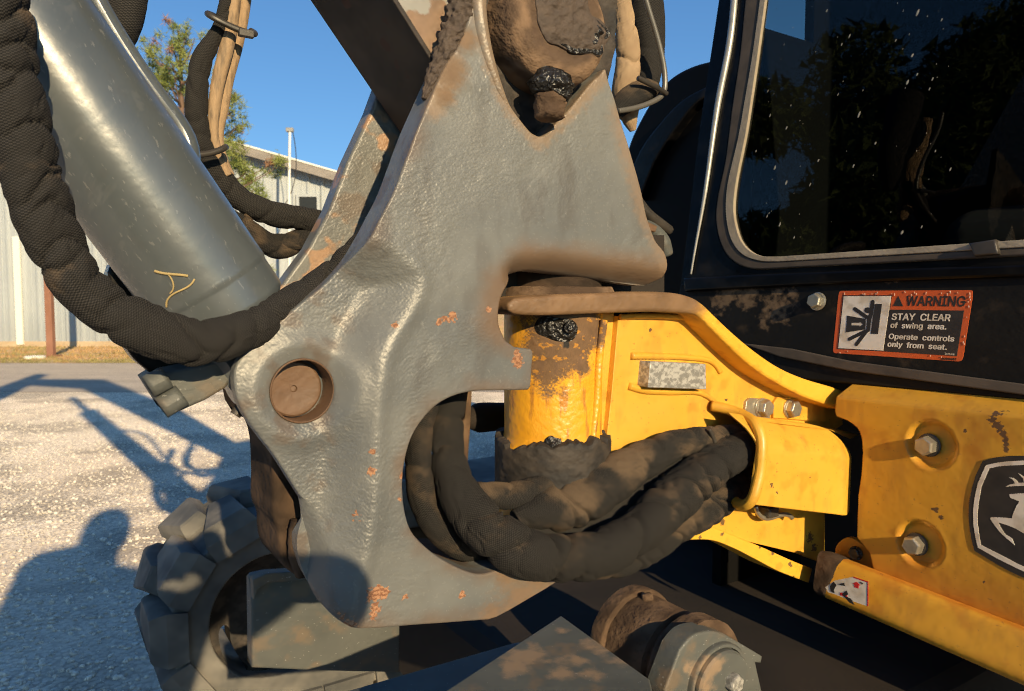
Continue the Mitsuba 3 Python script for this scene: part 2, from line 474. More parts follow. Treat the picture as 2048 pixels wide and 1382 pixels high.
# the yellow paint of the frame, the guard, the cover and the rail
_scuff = at(FLANK, [(1300, 660, 6), (1452, 800, 5), (1500, 660, 4)]) + at(side(0.72), [(1588, 873, 5), (1600, 892, 6), (1546, 973, 9), (1556, 985, 6), (1622, 955, 4), (1680, 873, 5), (1528, 905, 4)]) + \
    at(PANEL, [(2008, 815, 14), (2000, 820, 14), (1990, 827, 11), (1986, 840, 12), (1992, 848, 13), (1999, 855, 13), (2005, 863, 12), (2009, 872, 11), (2011, 881, 9), (2012, 890, 9), (2013, 899, 10), (1763, 797, 4), (1930, 862, 6), (1872, 1020, 8), (1882, 1035, 7), (1866, 1018, 5), (1968, 1163, 4)]) + \
    at(side(0.79), [(1482, 688, 6), (1495, 700, 7), (1500, 708, 4), (1465, 708, 3), (1612, 748, 3), (1400, 1075, 7), (1445, 1068, 6), (1545, 1105, 8), (1580, 1130, 9), (1520, 1095, 5)]) + \
    at(side(0.82), [(1620, 1075, 16), (1628, 1095, 12), (1445, 1045, 9), (1660, 1090, 12), (1520, 1035, 6)])


_scuff = [(c, r * 0.72) for c, r in _scuff]


def yellow_base(p, n, uv):
    nz, big = n3(p, 210), n3(p, 14)
    c = mix((0.53, 0.275, 0.026), (0.60, 0.328, 0.038), big)
    c = mix(c, (0.40, 0.19, 0.03), 0.4 * smoothstep(0.55, 0.75, fbm(p.x * 45, p.y * 45, p.z * 12, 4)))
    c = mix(c, (0.42, 0.175, 0.014), 0.5 * smoothstep(0.54, 0.8, n3(p, 34)))
    c = mix(c, (0.33, 0.15, 0.03), 0.7 * smoothstep(0.745, 0.80, n3(p, 230)))
    return mix(c, (0.07, 0.04, 0.025), spot_mask(p, _scuff, n3(p, 330, 4), 2.2, 0.3) * 0.9)


mat('yellow_paint', yellow_base, lambda p, n, uv: 0.34 + 0.25 * n3(p, 40), bump=lambda p, n, uv: n3(p, 130, 3), bscale=0.0005, eps=0.001, coat=0.25)


def panel_base(p, n, uv):
    q = C_P(p)
    v = q.z
    c = mix((0.48, 0.235, 0.017), (0.54, 0.28, 0.024), n3(p, 9))
    c = mix(c, (0.28, 0.125, 0.02), 0.38 * smoothstep(0.50, 0.78, fbm(p.x * 50, p.y * 50, p.z * 11, 4)))
    c = mix(c, (0.36, 0.13, 0.010), 0.6 * smoothstep(0.5, 0.78, n3(p, 26, 4)) )
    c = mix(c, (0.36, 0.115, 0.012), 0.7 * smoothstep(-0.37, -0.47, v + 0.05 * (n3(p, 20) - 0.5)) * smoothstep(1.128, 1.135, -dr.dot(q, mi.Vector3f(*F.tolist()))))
    c = mix(c, (0.2, 0.10, 0.03), 0.5 * smoothstep(0.75, 0.80, n3(p, 240)))
    return mix(c, (0.06, 0.032, 0.022), spot_mask(p, _scuff, n3(p, 330, 4), 2.2, 0.3) * 0.9)


mat('panel_paint', panel_base, lambda p, n, uv: 0.4 + 0.3 * n3(p, 40), bump=lambda p, n, uv: n3(p, 100, 3), bscale=0.0006, eps=0.001)

_hubmud = at(HUBF, [(1120, 640, 110), (1060, 660, 90), (1150, 690, 70), (1180, 655, 55), (1100, 720, 85), (1060, 735, 60), (1030, 790, 60), (1020, 850, 50), (1165, 730, 28), (1090, 760, 45)])
_hubblk = at(HUBF, [(1110, 830, 9), (1118, 848, 10), (1122, 865, 11), (1120, 880, 13), (1108, 812, 6), (1104, 795, 5), (1100, 780, 5), (1090, 675, 22), (1080, 655, 16), (1135, 690, 12)])


def hub_base(p, n, uv):
    nz = n3(p, 130)
    c = mix((0.60, 0.27, 0.014), (0.66, 0.33, 0.024), n3(p, 14))
    c = mix(c, (0.36, 0.15, 0.025), 0.85 * smoothstep(0.55, 0.72, fbm(p.x * 150, p.y * 150, p.z * 22, 3)))
    d = near_line(p, HUBF.pt(1010, 690), HUBF.pt(1010, 900))
    c = mix(c, (0.30, 0.135, 0.03), 0.9 * smoothstep(0.06, 0.012, d + 0.03 * (nz - 0.5)))
    m = spot_mask(p, _hubmud, 0.6 * n3(p, 60, 3) + 0.4 * n3(p, 420, 3), 1.5, 0.42)
    c = mix(c, mix((0.055, 0.036, 0.025), (0.15, 0.088, 0.05), n3(p, 60)), m * 0.95)
    c = mix(c, (0.50, 0.22, 0.02), 0.6 * m * smoothstep(0.62, 0.70, n3(p, 110, 4)))
    return mix(c, (0.02, 0.018, 0.016), spot_mask(p, _hubblk, nz, 1.2, 0.2))


mat('hub_paint', hub_base, lambda p, n, uv: 0.4 + 0.5 * spot_mask(p, _hubmud, n3(p, 85), 1.1, 0.16), bump=lambda p, n, uv: n3(p, 150, 4), bscale=0.0016, eps=0.0008)


def flange_base(p, n, uv):
    d = mi.Float(1.0)
    for a, b in (((1010, 600), (1200, 602)), ((1200, 602), (1350, 592))):
        d = dr.minimum(d, near_line(p, side(0.79).pt(*a), side(0.79).pt(*b)))
    m = smoothstep(0.075, 0.03, d + 0.03 * (n3(p, 60) - 0.5))
    c = mix((0.62, 0.31, 0.02), (0.67, 0.37, 0.04), n3(p, 18))
    c = mix(c, (0.5, 0.21, 0.02), 0.6 * smoothstep(0.56, 0.78, n3(p, 50)))
    c = mix(c, mix((0.085, 0.05, 0.03), (0.19, 0.115, 0.066), n3(p, 45)), m * 0.96)
    return mix(c, (0.08, 0.045, 0.03), spot_mask(p, _scuff, n3(p, 330, 4), 2.2, 0.3) * 0.9)


mat('flange_paint', flange_base, 0.55, bump=lambda p, n, uv: n3(p, 170, 3), bscale=0.0013, eps=0.0008)


_brust = at(side(0.81), [(576, 578, 17), (584, 590, 15), (570, 566, 8)])


def barrel_base(p, n, uv):
    c = mix((0.050, 0.060, 0.066), (0.076, 0.086, 0.090), n3(p, 13, 4))
    c = mix(c, (0.10, 0.105, 0.105), 0.35 * smoothstep(0.60, 0.78, fbm(p.x * 90 - p.z * 60, p.y * 90, p.z * 18 + p.x * 12, 4)))
    c = mix(c, (0.145, 0.105, 0.07), 0.7 * smoothstep(0.5, 0.75, n3(p, 17, 4)) * smoothstep(0.0, -0.08, C_P(p).z + C_P(p).x * 0.35 + 0.17))
    c = mix(c, (0.2, 0.2, 0.19), 0.35 * smoothstep(0.70, 0.78, fbm(p.x * 300 + p.z * 190, p.y * 300, p.z * 60 - p.x * 50, 3)))
    c = mix(c, (0.32, 0.15, 0.07), spot_mask(p, _brust, n3(p, 200, 3), 1.0, 0.2))
    return mix(c, (0.06, 0.06, 0.06), 0.25 * smoothstep(0.6, 0.8, n3(p, 60)))


mat('barrel_paint', barrel_base, lambda p, n, uv: 0.19 + 0.16 * n3(p, 35, 4), bump=lambda p, n, uv: n3(p, 120, 3), bscale=0.00018, eps=0.001, coat=0.5, spec=0.7, coat_gloss=0.92)
_bdirt = at(side(0.80), [(845, 70, 60), (875, 60, 50), (868, 110, 40), (880, 20, 30), (910, 60, 40)])


def boom_base(p, n, uv):
    c = mix((0.21, 0.21, 0.195), (0.25, 0.245, 0.22), n3(p, 12))
    c = mix(c, mix((0.10, 0.06, 0.038), (0.25, 0.155, 0.09), n3(p, 60)), spot_mask(p, _bdirt, n3(p, 70), 1.0, 0.25))
    return mix(c, (0.14, 0.10, 0.07), 0.35 * n3(p, 16))


mat('boom_paint', boom_base, 0.6, bump=lambda p, n, uv: n3(p, 150, 3), bscale=0.0009, eps=0.001)
mat('boom_grime', lambda p, n, uv: mix(mix((0.020, 0.015, 0.012), (0.052, 0.036, 0.026), smoothstep(0.35, 0.7, n3(p, 14, 4))), (0.06, 0.020, 0.012), 0.8 * smoothstep(0.60, 0.66, n3(p, 33, 4))), 0.7, bump=lambda p, n, uv: n3(p, 120, 3), bscale=0.001)
mat('black_paint', lambda p, n, uv: mix((0.003, 0.0032, 0.004), (0.022, 0.018, 0.014), 0.6 * smoothstep(0.48, 0.8, n3(p, 19, 4))), lambda p, n, uv: 0.14 + 0.3 * n3(p, 22), bump=lambda p, n, uv: n3(p, 90, 3), bscale=0.0003, eps=0.001, spec=0.14)
_cabdirt = at(front(1.2), [(1562, 615, 42), (1540, 640, 26), (1500, 590, 34), (1450, 600, 34), (1590, 590, 20), (1780, 553, 13), (1795, 560, 9), (1640, 560, 8), (1470, 575, 28)])


def cabpanel_base(p, n, uv):
    c = mix((0.004, 0.0042, 0.005), (0.013, 0.012, 0.010), n3(p, 20, 4))
    c = mix(c, (0.07, 0.048, 0.03), 0.5 * smoothstep(0.58, 0.88, n3(p, 31, 4)))
    return mix(c, (0.17, 0.115, 0.07), 0.8 * spot_mask(p, _cabdirt, n3(p, 90, 5), 2.0, 0.8))


mat('cab_panel_paint', cabpanel_base, lambda p, n, uv: 0.4 + 0.4 * n3(p, 24), bump=lambda p, n, uv: n3(p, 130, 4), bscale=0.0009, eps=0.001, spec=0.14)
mat('rubber_seal', lambda p, n, uv: mix((0.20, 0.165, 0.12), (0.33, 0.28, 0.21), n3(p, 40)), 0.7, bump=lambda p, n, uv: n3(p, 200, 3), bscale=0.0008)
mat('seal_dark', lambda p, n, uv: mix((0.026, 0.022, 0.019), (0.085, 0.066, 0.05), n3(p, 30)), 0.8)
mat('worn_highlight', lambda p, n, uv: mix((0.33, 0.33, 0.31), (0.2, 0.2, 0.19), n3(p, 60)), 0.35, metal=0.3)  # pale tone for the highlight along the pillar edge
mat('zinc', lambda p, n, uv: mix((0.50, 0.47, 0.38), (0.34, 0.31, 0.25), n3(p, 160)), 0.34, metal=0.75, bump=lambda p, n, uv: n3(p, 500, 2), bscale=0.0003)
mat('galvanised', lambda p, n, uv: mix((0.22, 0.215, 0.20), (0.44, 0.43, 0.40), smoothstep(0.35, 0.65, n3(p, 190, 4))), 0.5, metal=0.35, bump=lambda p, n, uv: n3(p, 300, 3), bscale=0.0008)
mat('bare_steel', lambda p, n, uv: mix((0.07, 0.040, 0.023), (0.145, 0.082, 0.046), n3(p, 45, 4)), 0.6, bump=lambda p, n, uv: n3(p, 170, 3), bscale=0.0008)


def weave(p, n, uv):
    a, b = uv.x / 0.0024, uv.y / 0.0024
    return 0.5 + 0.5 * dr.sin(6.2832 * (a + 0.5 * dr.floor(b))) * dr.sin(6.2832 * b)


def sleeve_base(dust):
    def fn(p, n, uv):
        w = weave(p, n, uv)
        c = mix((0.004, 0.004, 0.004), (0.050, 0.046, 0.043), w * w)
        m = smoothstep(0.66 - dust, 0.98 - dust, n3(p, 21, 4) + 0.12 * (n3(p, 150, 2) - 0.5) + 0.1 * n.z)
        return mix(c, mix((0.085, 0.058, 0.036), (0.14, 0.098, 0.062), w), m * 0.8)
    return fn


mat('sleeve_black', sleeve_base(-0.02), 0.85, bump=weave, bscale=0.0007, eps=0.0004, spec=0.3)
mat('sleeve_dark', sleeve_base(0.10), 0.9, bump=weave, bscale=0.0007, eps=0.0004, spec=0.2)
mat('sleeve_dusty', sleeve_base(0.24), 0.9, bump=weave, bscale=0.0007, eps=0.0004, spec=0.2)
mat('tan_cloth', lambda p, n, uv: mix((0.24, 0.165, 0.10), (0.36, 0.26, 0.165), n3(p, 50)), 0.95, bump=weave, bscale=0.0008, eps=0.0004, spec=0.1)
mat('hose_rubber', lambda p, n, uv: mix((0.30, 0.205, 0.12), (0.09, 0.07, 0.05), 0.7 * smoothstep(0.40, 0.8, fbm(p.x * 260, p.y * 260, p.z * 40, 4))), 0.8, bump=lambda p, n, uv: n3(p, 200, 3), bscale=0.0008)
mat('black_plastic', lambda p, n, uv: mix((0.016, 0.016, 0.016), (0.06, 0.05, 0.04), n3(p, 40)), 0.45)
mat('wire_loom', (0.09, 0.085, 0.075), 0.35, coat=0.3)
mat('track_rubber', lambda p, n, uv: mix((0.062, 0.064, 0.064), (0.185, 0.172, 0.15), smoothstep(0.25, 0.8, n3(p, 12, 4))), 0.85, bump=lambda p, n, uv: n3(p, 70, 4), bscale=0.002)
_lg = at(level(0.52), [(1050, 1310, 55), (1030, 1335, 45), (1150, 1318, 42), (1125, 1345, 36), (1180, 1345, 38), (1125, 1260, 20), (1195, 1292, 40), (1240, 1322, 40)]) + at(side(0.69), [(1420, 1345, 45), (1412, 1368, 40), (1435, 1330, 34)])


def lower_base(p, n, uv):
    c = mix((0.050, 0.056, 0.055), (0.098, 0.103, 0.096), n3(p, 16, 4))
    c = mix(c, (0.15, 0.105, 0.065), 0.6 * smoothstep(0.52, 0.72, n3(p, 26, 5)))
    c = mix(c, (0.3, 0.3, 0.29), 0.45 * smoothstep(0.74, 0.80, n3(p, 240)))
    return mix(c, (0.27, 0.185, 0.115), 0.75 * spot_mask(p, _lg, n3(p, 48, 5), 2.4, 0.8))


mat('lower_paint', lower_base, 0.62, bump=lambda p, n, uv: n3(p, 150, 3), bscale=0.0008)
mat('orange_print', lambda p, n, uv: mix((0.58, 0.085, 0.012), (0.50, 0.10, 0.03), n3(p, 60)), 0.4)
mat('white_print', lambda p, n, uv: mix((0.66, 0.60, 0.52), (0.50, 0.43, 0.34), smoothstep(0.4, 0.75, n3(p, 60, 4))), 0.5)
mat('black_print', lambda p, n, uv: mix((0.010, 0.010, 0.011), (0.04, 0.034, 0.03), n3(p, 45, 4)), 0.4)
mat('red_print', (0.50, 0.02, 0.02), 0.5)
scene['window_glass'] = {'type': 'thindielectric', 'int_ior': 1.52, 'specular_transmittance': rgb(0.26, 0.32, 0.32), 'specular_reflectance': rgb(0.40, 0.38, 0.35)}
mat('cowl_paint', (0.0035, 0.0038, 0.0045), 0.4, spec=0.06)
mat('interior', (0.004, 0.004, 0.0042), 0.8, spec=0.1)
mat('seat_vinyl', (0.02, 0.019, 0.019), 0.6)
# ------------------------------------------------------------------ the machine
tag(TOP, 'mud-stained yellow, grey and black excavator filling the view', 'excavator')


def P(part):
    return f'{TOP}__{part}'


# ---- swing bracket: near ear, far ear and the webs between
left_edge = [(958, -60), (943, 20), (921, 85), (889, 137), (858, 205), (834, 260), (810, 325), (790, 379), (766, 427), (742, 472), (716, 515), (684, 553), (650, 584), (615, 612), (581, 641), (533, 686), (505, 712), (488, 735), (483, 760), (487, 795), (501, 833), (533, 880), (567, 924), (605, 984), (625, 1015)]
lower_left = [(632, 1060), (622, 1106), (628, 1150), (650, 1205), (668, 1234), (690, 1250), (720, 1257)]
bottom = [(756, 1257), (859, 1249), (978, 1240), (995, 1235), (1027, 1217), (1107, 1170), (1128, 1154)]
opening = [(1100, 1122), (1045, 1138), (1000, 1140), (964, 1148), (929, 1141), (880, 1116), (845, 1088), (822, 1060), (810, 1020), (806, 970), (810, 925), (821, 882), (842, 845), (869, 815), (903, 794), (945, 783), (1000, 781)]
tab = [(1057, 780), (1062, 774), (1067, 704), (1063, 698), (1030, 694)]
neck = [(1012, 682), (1000, 655), (997, 630), (1002, 598), (1013, 575), (1035, 553), (1065, 541), (1111, 543), (1214, 557), (1299, 570), (1320, 570)]
jaw = [(1333, 556), (1336, 528), (1329, 503), (1310, 478), (1294, 432), (1282, 376), (1265, 314), (1247, 256), (1231, 200), (1213, 140), (1222, 100), (1232, 40), (1228, -60)]
notch = [(975, -62), (968, 0), (978, 75), (992, 130), (1008, 176), (1022, 210), (1050, 250), (1064, 266), (1078, 273), (1096, 266), (1112, 247), (1145, 211), (1183, 165), (1207, 140), (1214, 96), (1224, 40), (1219, -62)]
outline = np.vstack([curve2(left_edge), curve2(lower_left), np.array(bottom), curve2(opening), np.array(tab), curve2(neck), curve2(jaw)])
near_poly = polygon(NEAR, outline).difference(polygon(NEAR, curve2(notch))).buffer(0)
near_poly = near_poly.buffer(-0.003).buffer(0.009).buffer(-0.006)
near_poly = max(getattr(near_poly, 'geoms', [near_poly]), key=lambda q: q.area)
ridge = LineString(NEAR.uv(curve2([(700, 430), (745, 478), (800, 515), (836, 560), (820, 612), (790, 660), (765, 715), (752, 790), (746, 870), (744, 960), (738, 1040), (722, 1120), (700, 1210), (690, 1290)])))
ridge_pts = np.array(ridge.coords)


def ridge_side(u, v):
    """Distance from the ridge, positive to its right."""
    q = shapely.points(u, v)
    d = shapely.distance(ridge, q)
    s = shapely.line_locate_point(ridge, q)
    a = np.array([c.coords[0] for c in shapely.line_interpolate_point(ridge, np.clip(s - 0.002, 0, None))])
    b = np.array([c.coords[0] for c in shapely.line_interpolate_point(ridge, np.clip(s + 0.002, 0, ridge.length))])
    sg = np.sign((b[:, 0] - a[:, 0]) * (v - a[:, 1]) - (b[:, 1] - a[:, 1]) * (u - a[:, 0]))
    return -d * np.where(sg == 0, 1, sg) * -1.0


def sstep(a, b, x):
    t = np.clip((x - a) / (b - a), 0, 1)
    return t * t * (3 - 2 * t)


_edge_ll = LineString(NEAR.uv([(628, 1000), (650, 1050), (672, 1120), (668, 1180), (672, 1225), (700, 1252)]))
_jaw_ln = LineString(NEAR.uv(neck[3:]))
_pin_c = NEAR.uv([(624, 788)])[0]
_jaw_bnd = LineString(NEAR.uv([(1040, 548), (1111, 543), (1214, 557), (1325, 571)]))


def cast_h(u, v):
    d = ridge_side(u, v)
    d = -d
    h = -0.034 * sstep(-0.004, 0.052, d) + 0.003 * np.exp(-((d + 0.007) / 0.010) ** 2)
    vt = NEAR.uv([(700, 430)])[0][1]
    h = h * sstep(vt + 0.02, vt - 0.05, v)
    h = h + 0.006 * np.exp(-(np.hypot(u - _pin_c[0], v - _pin_c[1]) - 0.052) ** 2 / 0.012 ** 2)
    q = shapely.distance(_edge_ll, shapely.points(u, v))
    left = u < np.interp(v, np.array(_edge_ll.coords)[::-1, 1], np.array(_edge_ll.coords)[::-1, 0])
    v1 = NEAR.uv([(640, 1010)])[0][1]
    h = h - np.where(left & (v < v1), np.minimum(q * 1.6, 0.06), 0)
    jd = shapely.distance(_jaw_bnd, shapely.points(u, v))
    h = h - 0.030 * np.clip(1 - jd / 0.030, 0, 1) ** 2.2
    return h + 0.0024 * (meshkit.fbm(np.stack([u * 30, v * 30, 0 * u], -1), 3, 5) - 0.5)


pin_hole = Point(*_pin_c).buffer(0.0345, 32)
near_poly = near_poly.difference(pin_hole)
near = plate(NEAR, near_poly, 0.050, fil=0.0075, step=0.0055, h=cast_h)
far_px = [(958, -60), (889, 137), (834, 260), (790, 379), (742, 472), (680, 560), (600, 640), (560, 700), (600, 800), (700, 900), (800, 840), (920, 770), (1000, 690), (1000, 600), (1060, 540), (1214, 557), (1310, 560), (1294, 432), (1247, 256), (1213, 140), (1228, -60)]
FAR = side(0.985)
far_poly = Polygon(NEAR.uv(far_px)).buffer(-0.006).buffer(0.006)
far = plate(FAR, far_poly, 0.034, fil=0.008, step=0.009, h=lambda u, v: 0.003 * (meshkit.fbm(np.stack([u * 22, v * 22, 0 * u], -1), 3, 9) - 0.5))
web = plate(side(0.80), polygon(NEAR, [(905, 330), (1010, 420), (1290, 480), (1300, 545), (1080, 520), (1005, 560), (985, 640), (965, 760), (880, 800), (800, 900), (775, 1000), (790, 1090), (850, 1150), (840, 1180), (760, 1120), (720, 1000), (760, 840), (840, 640), (860, 480)]), 0.2, fil=0.004, step=0.02)
foot = plate(side(0.795), polygon(NEAR, [(740, 1120), (860, 1140), (930, 1155), (1000, 1152), (1090, 1140), (1120, 1155), (1020, 1214), (985, 1232), (860, 1243), (740, 1250)]), 0.15, fil=0.003, step=0.02)
add(P('swing_bracket'), near, 'cast_paint', 32, label='grey cast swing bracket with rust chips and two ears')
B = P('swing_bracket')
add(B + '__far_ear', far, 'cast_paint', 32, label='far ear of the bracket, rust stained and half in shadow')
add(B + '__web', web, 'cast_paint', 32)
add(B + '__foot', foot, 'caked_dirt', 32)
# bore and the pin in it
bore_c = NEAR.world(*_pin_c, -0.010)
add(B + '__pin_bore', lathe([(-0.06, 0.0357), (-0.001, 0.0357), (-0.0002, 0.0347), (-0.001, 0.0338), (-0.06, 0.0338), (-0.06, 0.0357)], bore_c - 0.020 * R, R, 48), 'bare_steel', 30)
add(B + '__cylinder_pin', lathe([(-0.12, 0.0325), (-0.052, 0.0325), (-0.048, 0.0315), (-0.0462, 0.0295), (-0.0458, 0.027), (-0.0465, 0.024), (-0.048, 0.004), (-0.0505, 0.003), (-0.0505, 0.0005)], bore_c + 0.002 * F, R, 48, bump=0.0006), 'bare_steel', 30, label='brown rusty pin end in its bore')
# the raised rim round the boom pin and the bottom of its recess
add(B + '__rim', tube([NEAR.pt(x, y, -0.004) for x, y in [(963, -60), (956, 0), (964, 75), (980, 135), (998, 182), (1016, 216)]], [0.010, 0.010, 0.0095, 0.008, 0.006, 0.003], 18), 'cast_paint')
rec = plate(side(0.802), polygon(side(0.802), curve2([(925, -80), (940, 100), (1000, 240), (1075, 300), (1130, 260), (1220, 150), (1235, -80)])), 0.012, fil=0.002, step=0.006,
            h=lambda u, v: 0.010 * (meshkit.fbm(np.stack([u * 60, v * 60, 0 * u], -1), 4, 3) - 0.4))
add(B + '__caked_mud', rec, 'mud_and_shade', 40, label='mud caked in the recess, its shade put into the dark brown')  # real mud, its tone darkened to stand in for shade in the recess
# mud on the upper left edge
mudpts = [side(0.785).pt(x, y) for x, y in [(940, -50), (925, 20), (903, 80), (884, 120), (866, 160), (850, 200)]]
add(B + '__caked_mud', tube(mudpts, [0.017, 0.016, 0.015, 0.012, 0.009, 0.004], 48, 0.002, lambda s, th: 1 + 1.1 * (meshkit.fbm(np.stack([np.cos(th) * 2, np.sin(th) * 2, s * 90], -1) * 1.5, 5, 2) - 0.5)), 'dry_mud')

mat('under_dark', lambda p, n, uv: mix((0.008, 0.007, 0.006), (0.026, 0.018, 0.013), n3(p, 9)), 0.9)  # near-black tone put in for deep shade under and between parts

LL = side(0.86)
add(B + '__lower_lug', plate(LL, polygon(LL, curve2([(505, 800), (538, 880), (545, 960), (545, 1030), (556, 1060), (560, 1110), (575, 1140), (610, 1160), (630, 1150), (720, 1150), (800, 1000), (700, 850), (560, 790)], 10, True)), 0.10, fil=0.014, step=0.01, h=lambda u, v: 0.012 * (meshkit.fbm(np.stack([u * 30, v * 18, 0 * u], -1), 3, 4) - 0.5)), 'dark_dirt', 40, label='dark brown lug behind the foot of the bracket')
add(B + '__lower_lug_weld', tube([side(0.845).pt(x, y) for x, y in ((600, 1040), (597, 1075), (598, 1110), (606, 1150))], [0.010, 0.012, 0.012, 0.008], 20, 0.003, lambda s, th: 1 + 0.3 * (meshkit.fbm(np.stack([np.cos(th) * 4, np.sin(th) * 4, s * 300], -1), 3, 1) - 0.5)), 'dark_dirt')

# ---- boom pin cap with grease and its lock bolt
CAP = side(0.744)
cap_c = CAP.pt(1129, 42)
capm = lathe([(-0.085, 0.079), (-0.06, 0.0785), (-0.045, 0.0778), (-0.03, 0.0768), (-0.016, 0.0752), (-0.009, 0.0725), (-0.004, 0.067), (-0.001, 0.061), (0.0, 0.056), (0.0, 0.052), (-0.0008, 0.048), (-0.0015, 0.044), (-0.002, 0.037), (-0.003, 0.03), (-0.003, 0.022), (-0.003, 0.014), (-0.003, 0.007), (-0.003, 0.0005)], cap_c, R, 110)
capm = trimesh.Trimesh(capm.vertices + 0.0022 * (meshkit.fbm(capm.vertices * 75, 5, 4) - 0.5)[:, None] * R, capm.faces, process=False)
add(P('boom_pin_cap'), capm, 'cap_mud', 50, label='round mud-coated boom pin cap')
PC = P('boom_pin_cap')


def blob(fr, px, height, seed, w=0.0, step=0.0022, freq=150, rough=0.9):
    g = polygon(fr, curve2(px, 4, True))
    h = lambda u, v: height * (0.35 + rough * (meshkit.fbm(np.stack([u * freq, v * freq, 0 * u + seed], -1), 4, seed) - 0.3)) * sstep(0, height * 1.6, shapely.distance(g.boundary, shapely.points(u, v)))
    fr2 = Frame(fr.N, fr.U, fr.V, 0, fr.O + w * fr.N)
    return plate(fr2, g, 0.004, fil=0.0012, step=step, h=h)


add(PC + '__grease', blob(CAP, [(1080, -14), (1075, 30), (1080, 55), (1096, 84), (1116, 90), (1134, 100), (1150, 108), (1180, 108), (1200, 112), (1210, 90), (1222, 70), (1207, 45), (1196, 36), (1184, 30), (1176, 8), (1172, -14)], 0.0075, 3, 0.0005, freq=120), 'dry_mud', 50, label='dried cracked mud disc')
add(PC + '__grease', blob(CAP, [(1178, 50), (1190, 40), (1200, 48), (1218, 64), (1215, 76), (1203, 84), (1205, 106), (1196, 111), (1180, 106), (1160, 108), (1140, 106), (1132, 96), (1120, 88), (1140, 90), (1160, 92), (1168, 84), (1176, 70)], 0.017, 8, 0.002), 'grease', 50, label='wet black grease smear')
add(PC + '__grease', blob(CAP, [(1082, -14), (1080, 10), (1086, 22), (1094, 10), (1100, -14)], 0.006, 5, 0.0005), 'grease', 50)
LB = side(0.752)
lb = lambda x, y: LB.pt(x, y)
rough_cyl = lambda seed, a, f=2.2: (lambda s, th: 1 + a * (meshkit.fbm(np.stack([np.cos(th) * f, np.sin(th) * f, s * 130 + seed], -1), 4, seed) - 0.5))
add(PC + '__lock_bolt', tube([lb(1103, 178), lb(1100, 206), lb(1098, 236), lb(1098, 241)], [0.020, 0.0195, 0.0185, 0.012], 40, 0.002, rough_cyl(2, 0.5)), 'caked_dirt', label='mud-caked bolt hanging below the pin cap')
add(PC + '__lock_bolt__grease'.replace('__grease', '_grease'), tube([lb(1110, 150), lb(1106, 162), lb(1104, 180), lb(1103, 196), lb(1102, 201)], [0.020, 0.0255, 0.0265, 0.023, 0.014], 48, 0.002, rough_cyl(5, 0.8)), 'grease', label='thick black grease around the bolt')

# ---- boom
BN = side(0.805)
b0, b1 = BN.uv([(793, 0)])[0], BN.uv([(878, 135)])[0]
bd = (b0 - b1) / np.linalg.norm(b0 - b1)              # up along the boom
bn = np.array([-bd[1], bd[0]])
if bn @ np.array([1, 0]) < 0:
    bn = -bn                                          # towards the boom's back
foot2 = b1 - bd * 0.10
top2 = foot2 + bd * 2.1
prof = [foot2 + bn * 0.0, top2, top2 + np.array([-0.75, 0.28]), top2 + np.array([-0.72, 0.46]), top2 + bn * 0.30 + bd * 0.12, foot2 + bd * 0.9 + bn * 0.30, foot2 + bd * 0.25 + bn * 0.19, foot2 + bn * 0.15]
boom = plate(BN, Polygon(prof).buffer(-0.01).buffer(0.01), 0.165, fil=0.003, step=0.04)
add(P('boom'), boom, 'boom_paint', 30, label='grey boom with its underside dark brown with mud')
bp0, bp1 = b1 - bd * 0.12, top2
bt_ = 0.006
bpl = plate(side(0.802), Polygon([bp0 - bn * bt_, bp1 - bn * bt_, bp1 + bn * 0.0005, bp0 + bn * 0.0005]), 0.172, fil=0.002, step=0.05)
add(P('boom') + '__bottom_plate', bpl, 'boom_grime', 30, label='dark brown grimy underside of the boom')
add(P('boom') + '__foot_boss', lathe([(-0.17, 0.062), (-0.17, 0.07), (0, 0.07), (0, 0.03)], side(0.81).pt(1075, 40), R, 48), 'caked_dirt')
# the dipper arm and bucket beyond the frame, which throw shadows over the yard
d0 = top2 + np.array([-0.74, 0.36])
arm = plate(BN, Polygon([d0 + np.array([0.13, 0.30]), d0 + np.array([-0.02, 0.36]), d0 + np.array([-0.26, -0.6]), d0 + np.array([-0.1, -1.2]), d0 + np.array([0.0, -1.2]), d0 + np.array([0.12, -0.3])]), 0.14, fil=0.003, step=0.05)
add(P('dipper_arm'), arm, 'boom_paint', 30)

# ---- boom cylinder
CYL = side(0.87)
c_top, c_bot = CYL.pt(5, 0), CYL.pt(454, 622)
ca = (c_top - c_bot) / np.linalg.norm(c_top - c_bot)
add(P('boom_cylinder'), lathe([(-0.012, 0.02), (-0.012, 0.060), (-0.004, 0.0665), (0.002, 0.0672), (0.028, 0.0672), (0.031, 0.0678), (0.034, 0.0692), (0.0375, 0.0692), (0.040, 0.0690), (0.30, 0.0690), (0.62, 0.0690), (1.35, 0.0690), (1.36, 0.074), (1.43, 0.074), (1.435, 0.03)], c_bot, ca, 120), 'barrel_paint', 40, label='grey hydraulic boom cylinder barrel with scratches')
add(P('boom_cylinder') + '__rod', lathe([(1.42, 0.03), (1.42, 0.034), (1.9, 0.034), (1.9, 0.02)], c_bot, ca, 32), 'zinc')
add(P('boom_cylinder') + '__rod_eye', join(slab(c_bot + ca * -0.07, np.stack([ca, R, np.cross(ca, R)]), (0.09, 0.033, 0.05), 0.012), lathe([(-0.035, 0.03), (-0.035, 0.058), (0.035, 0.058), (0.035, 0.03)], CYL.pt(560, 745), R, 40)), 'barrel_paint')
# rusty chip on the barrel's end
BE = side(0.845)
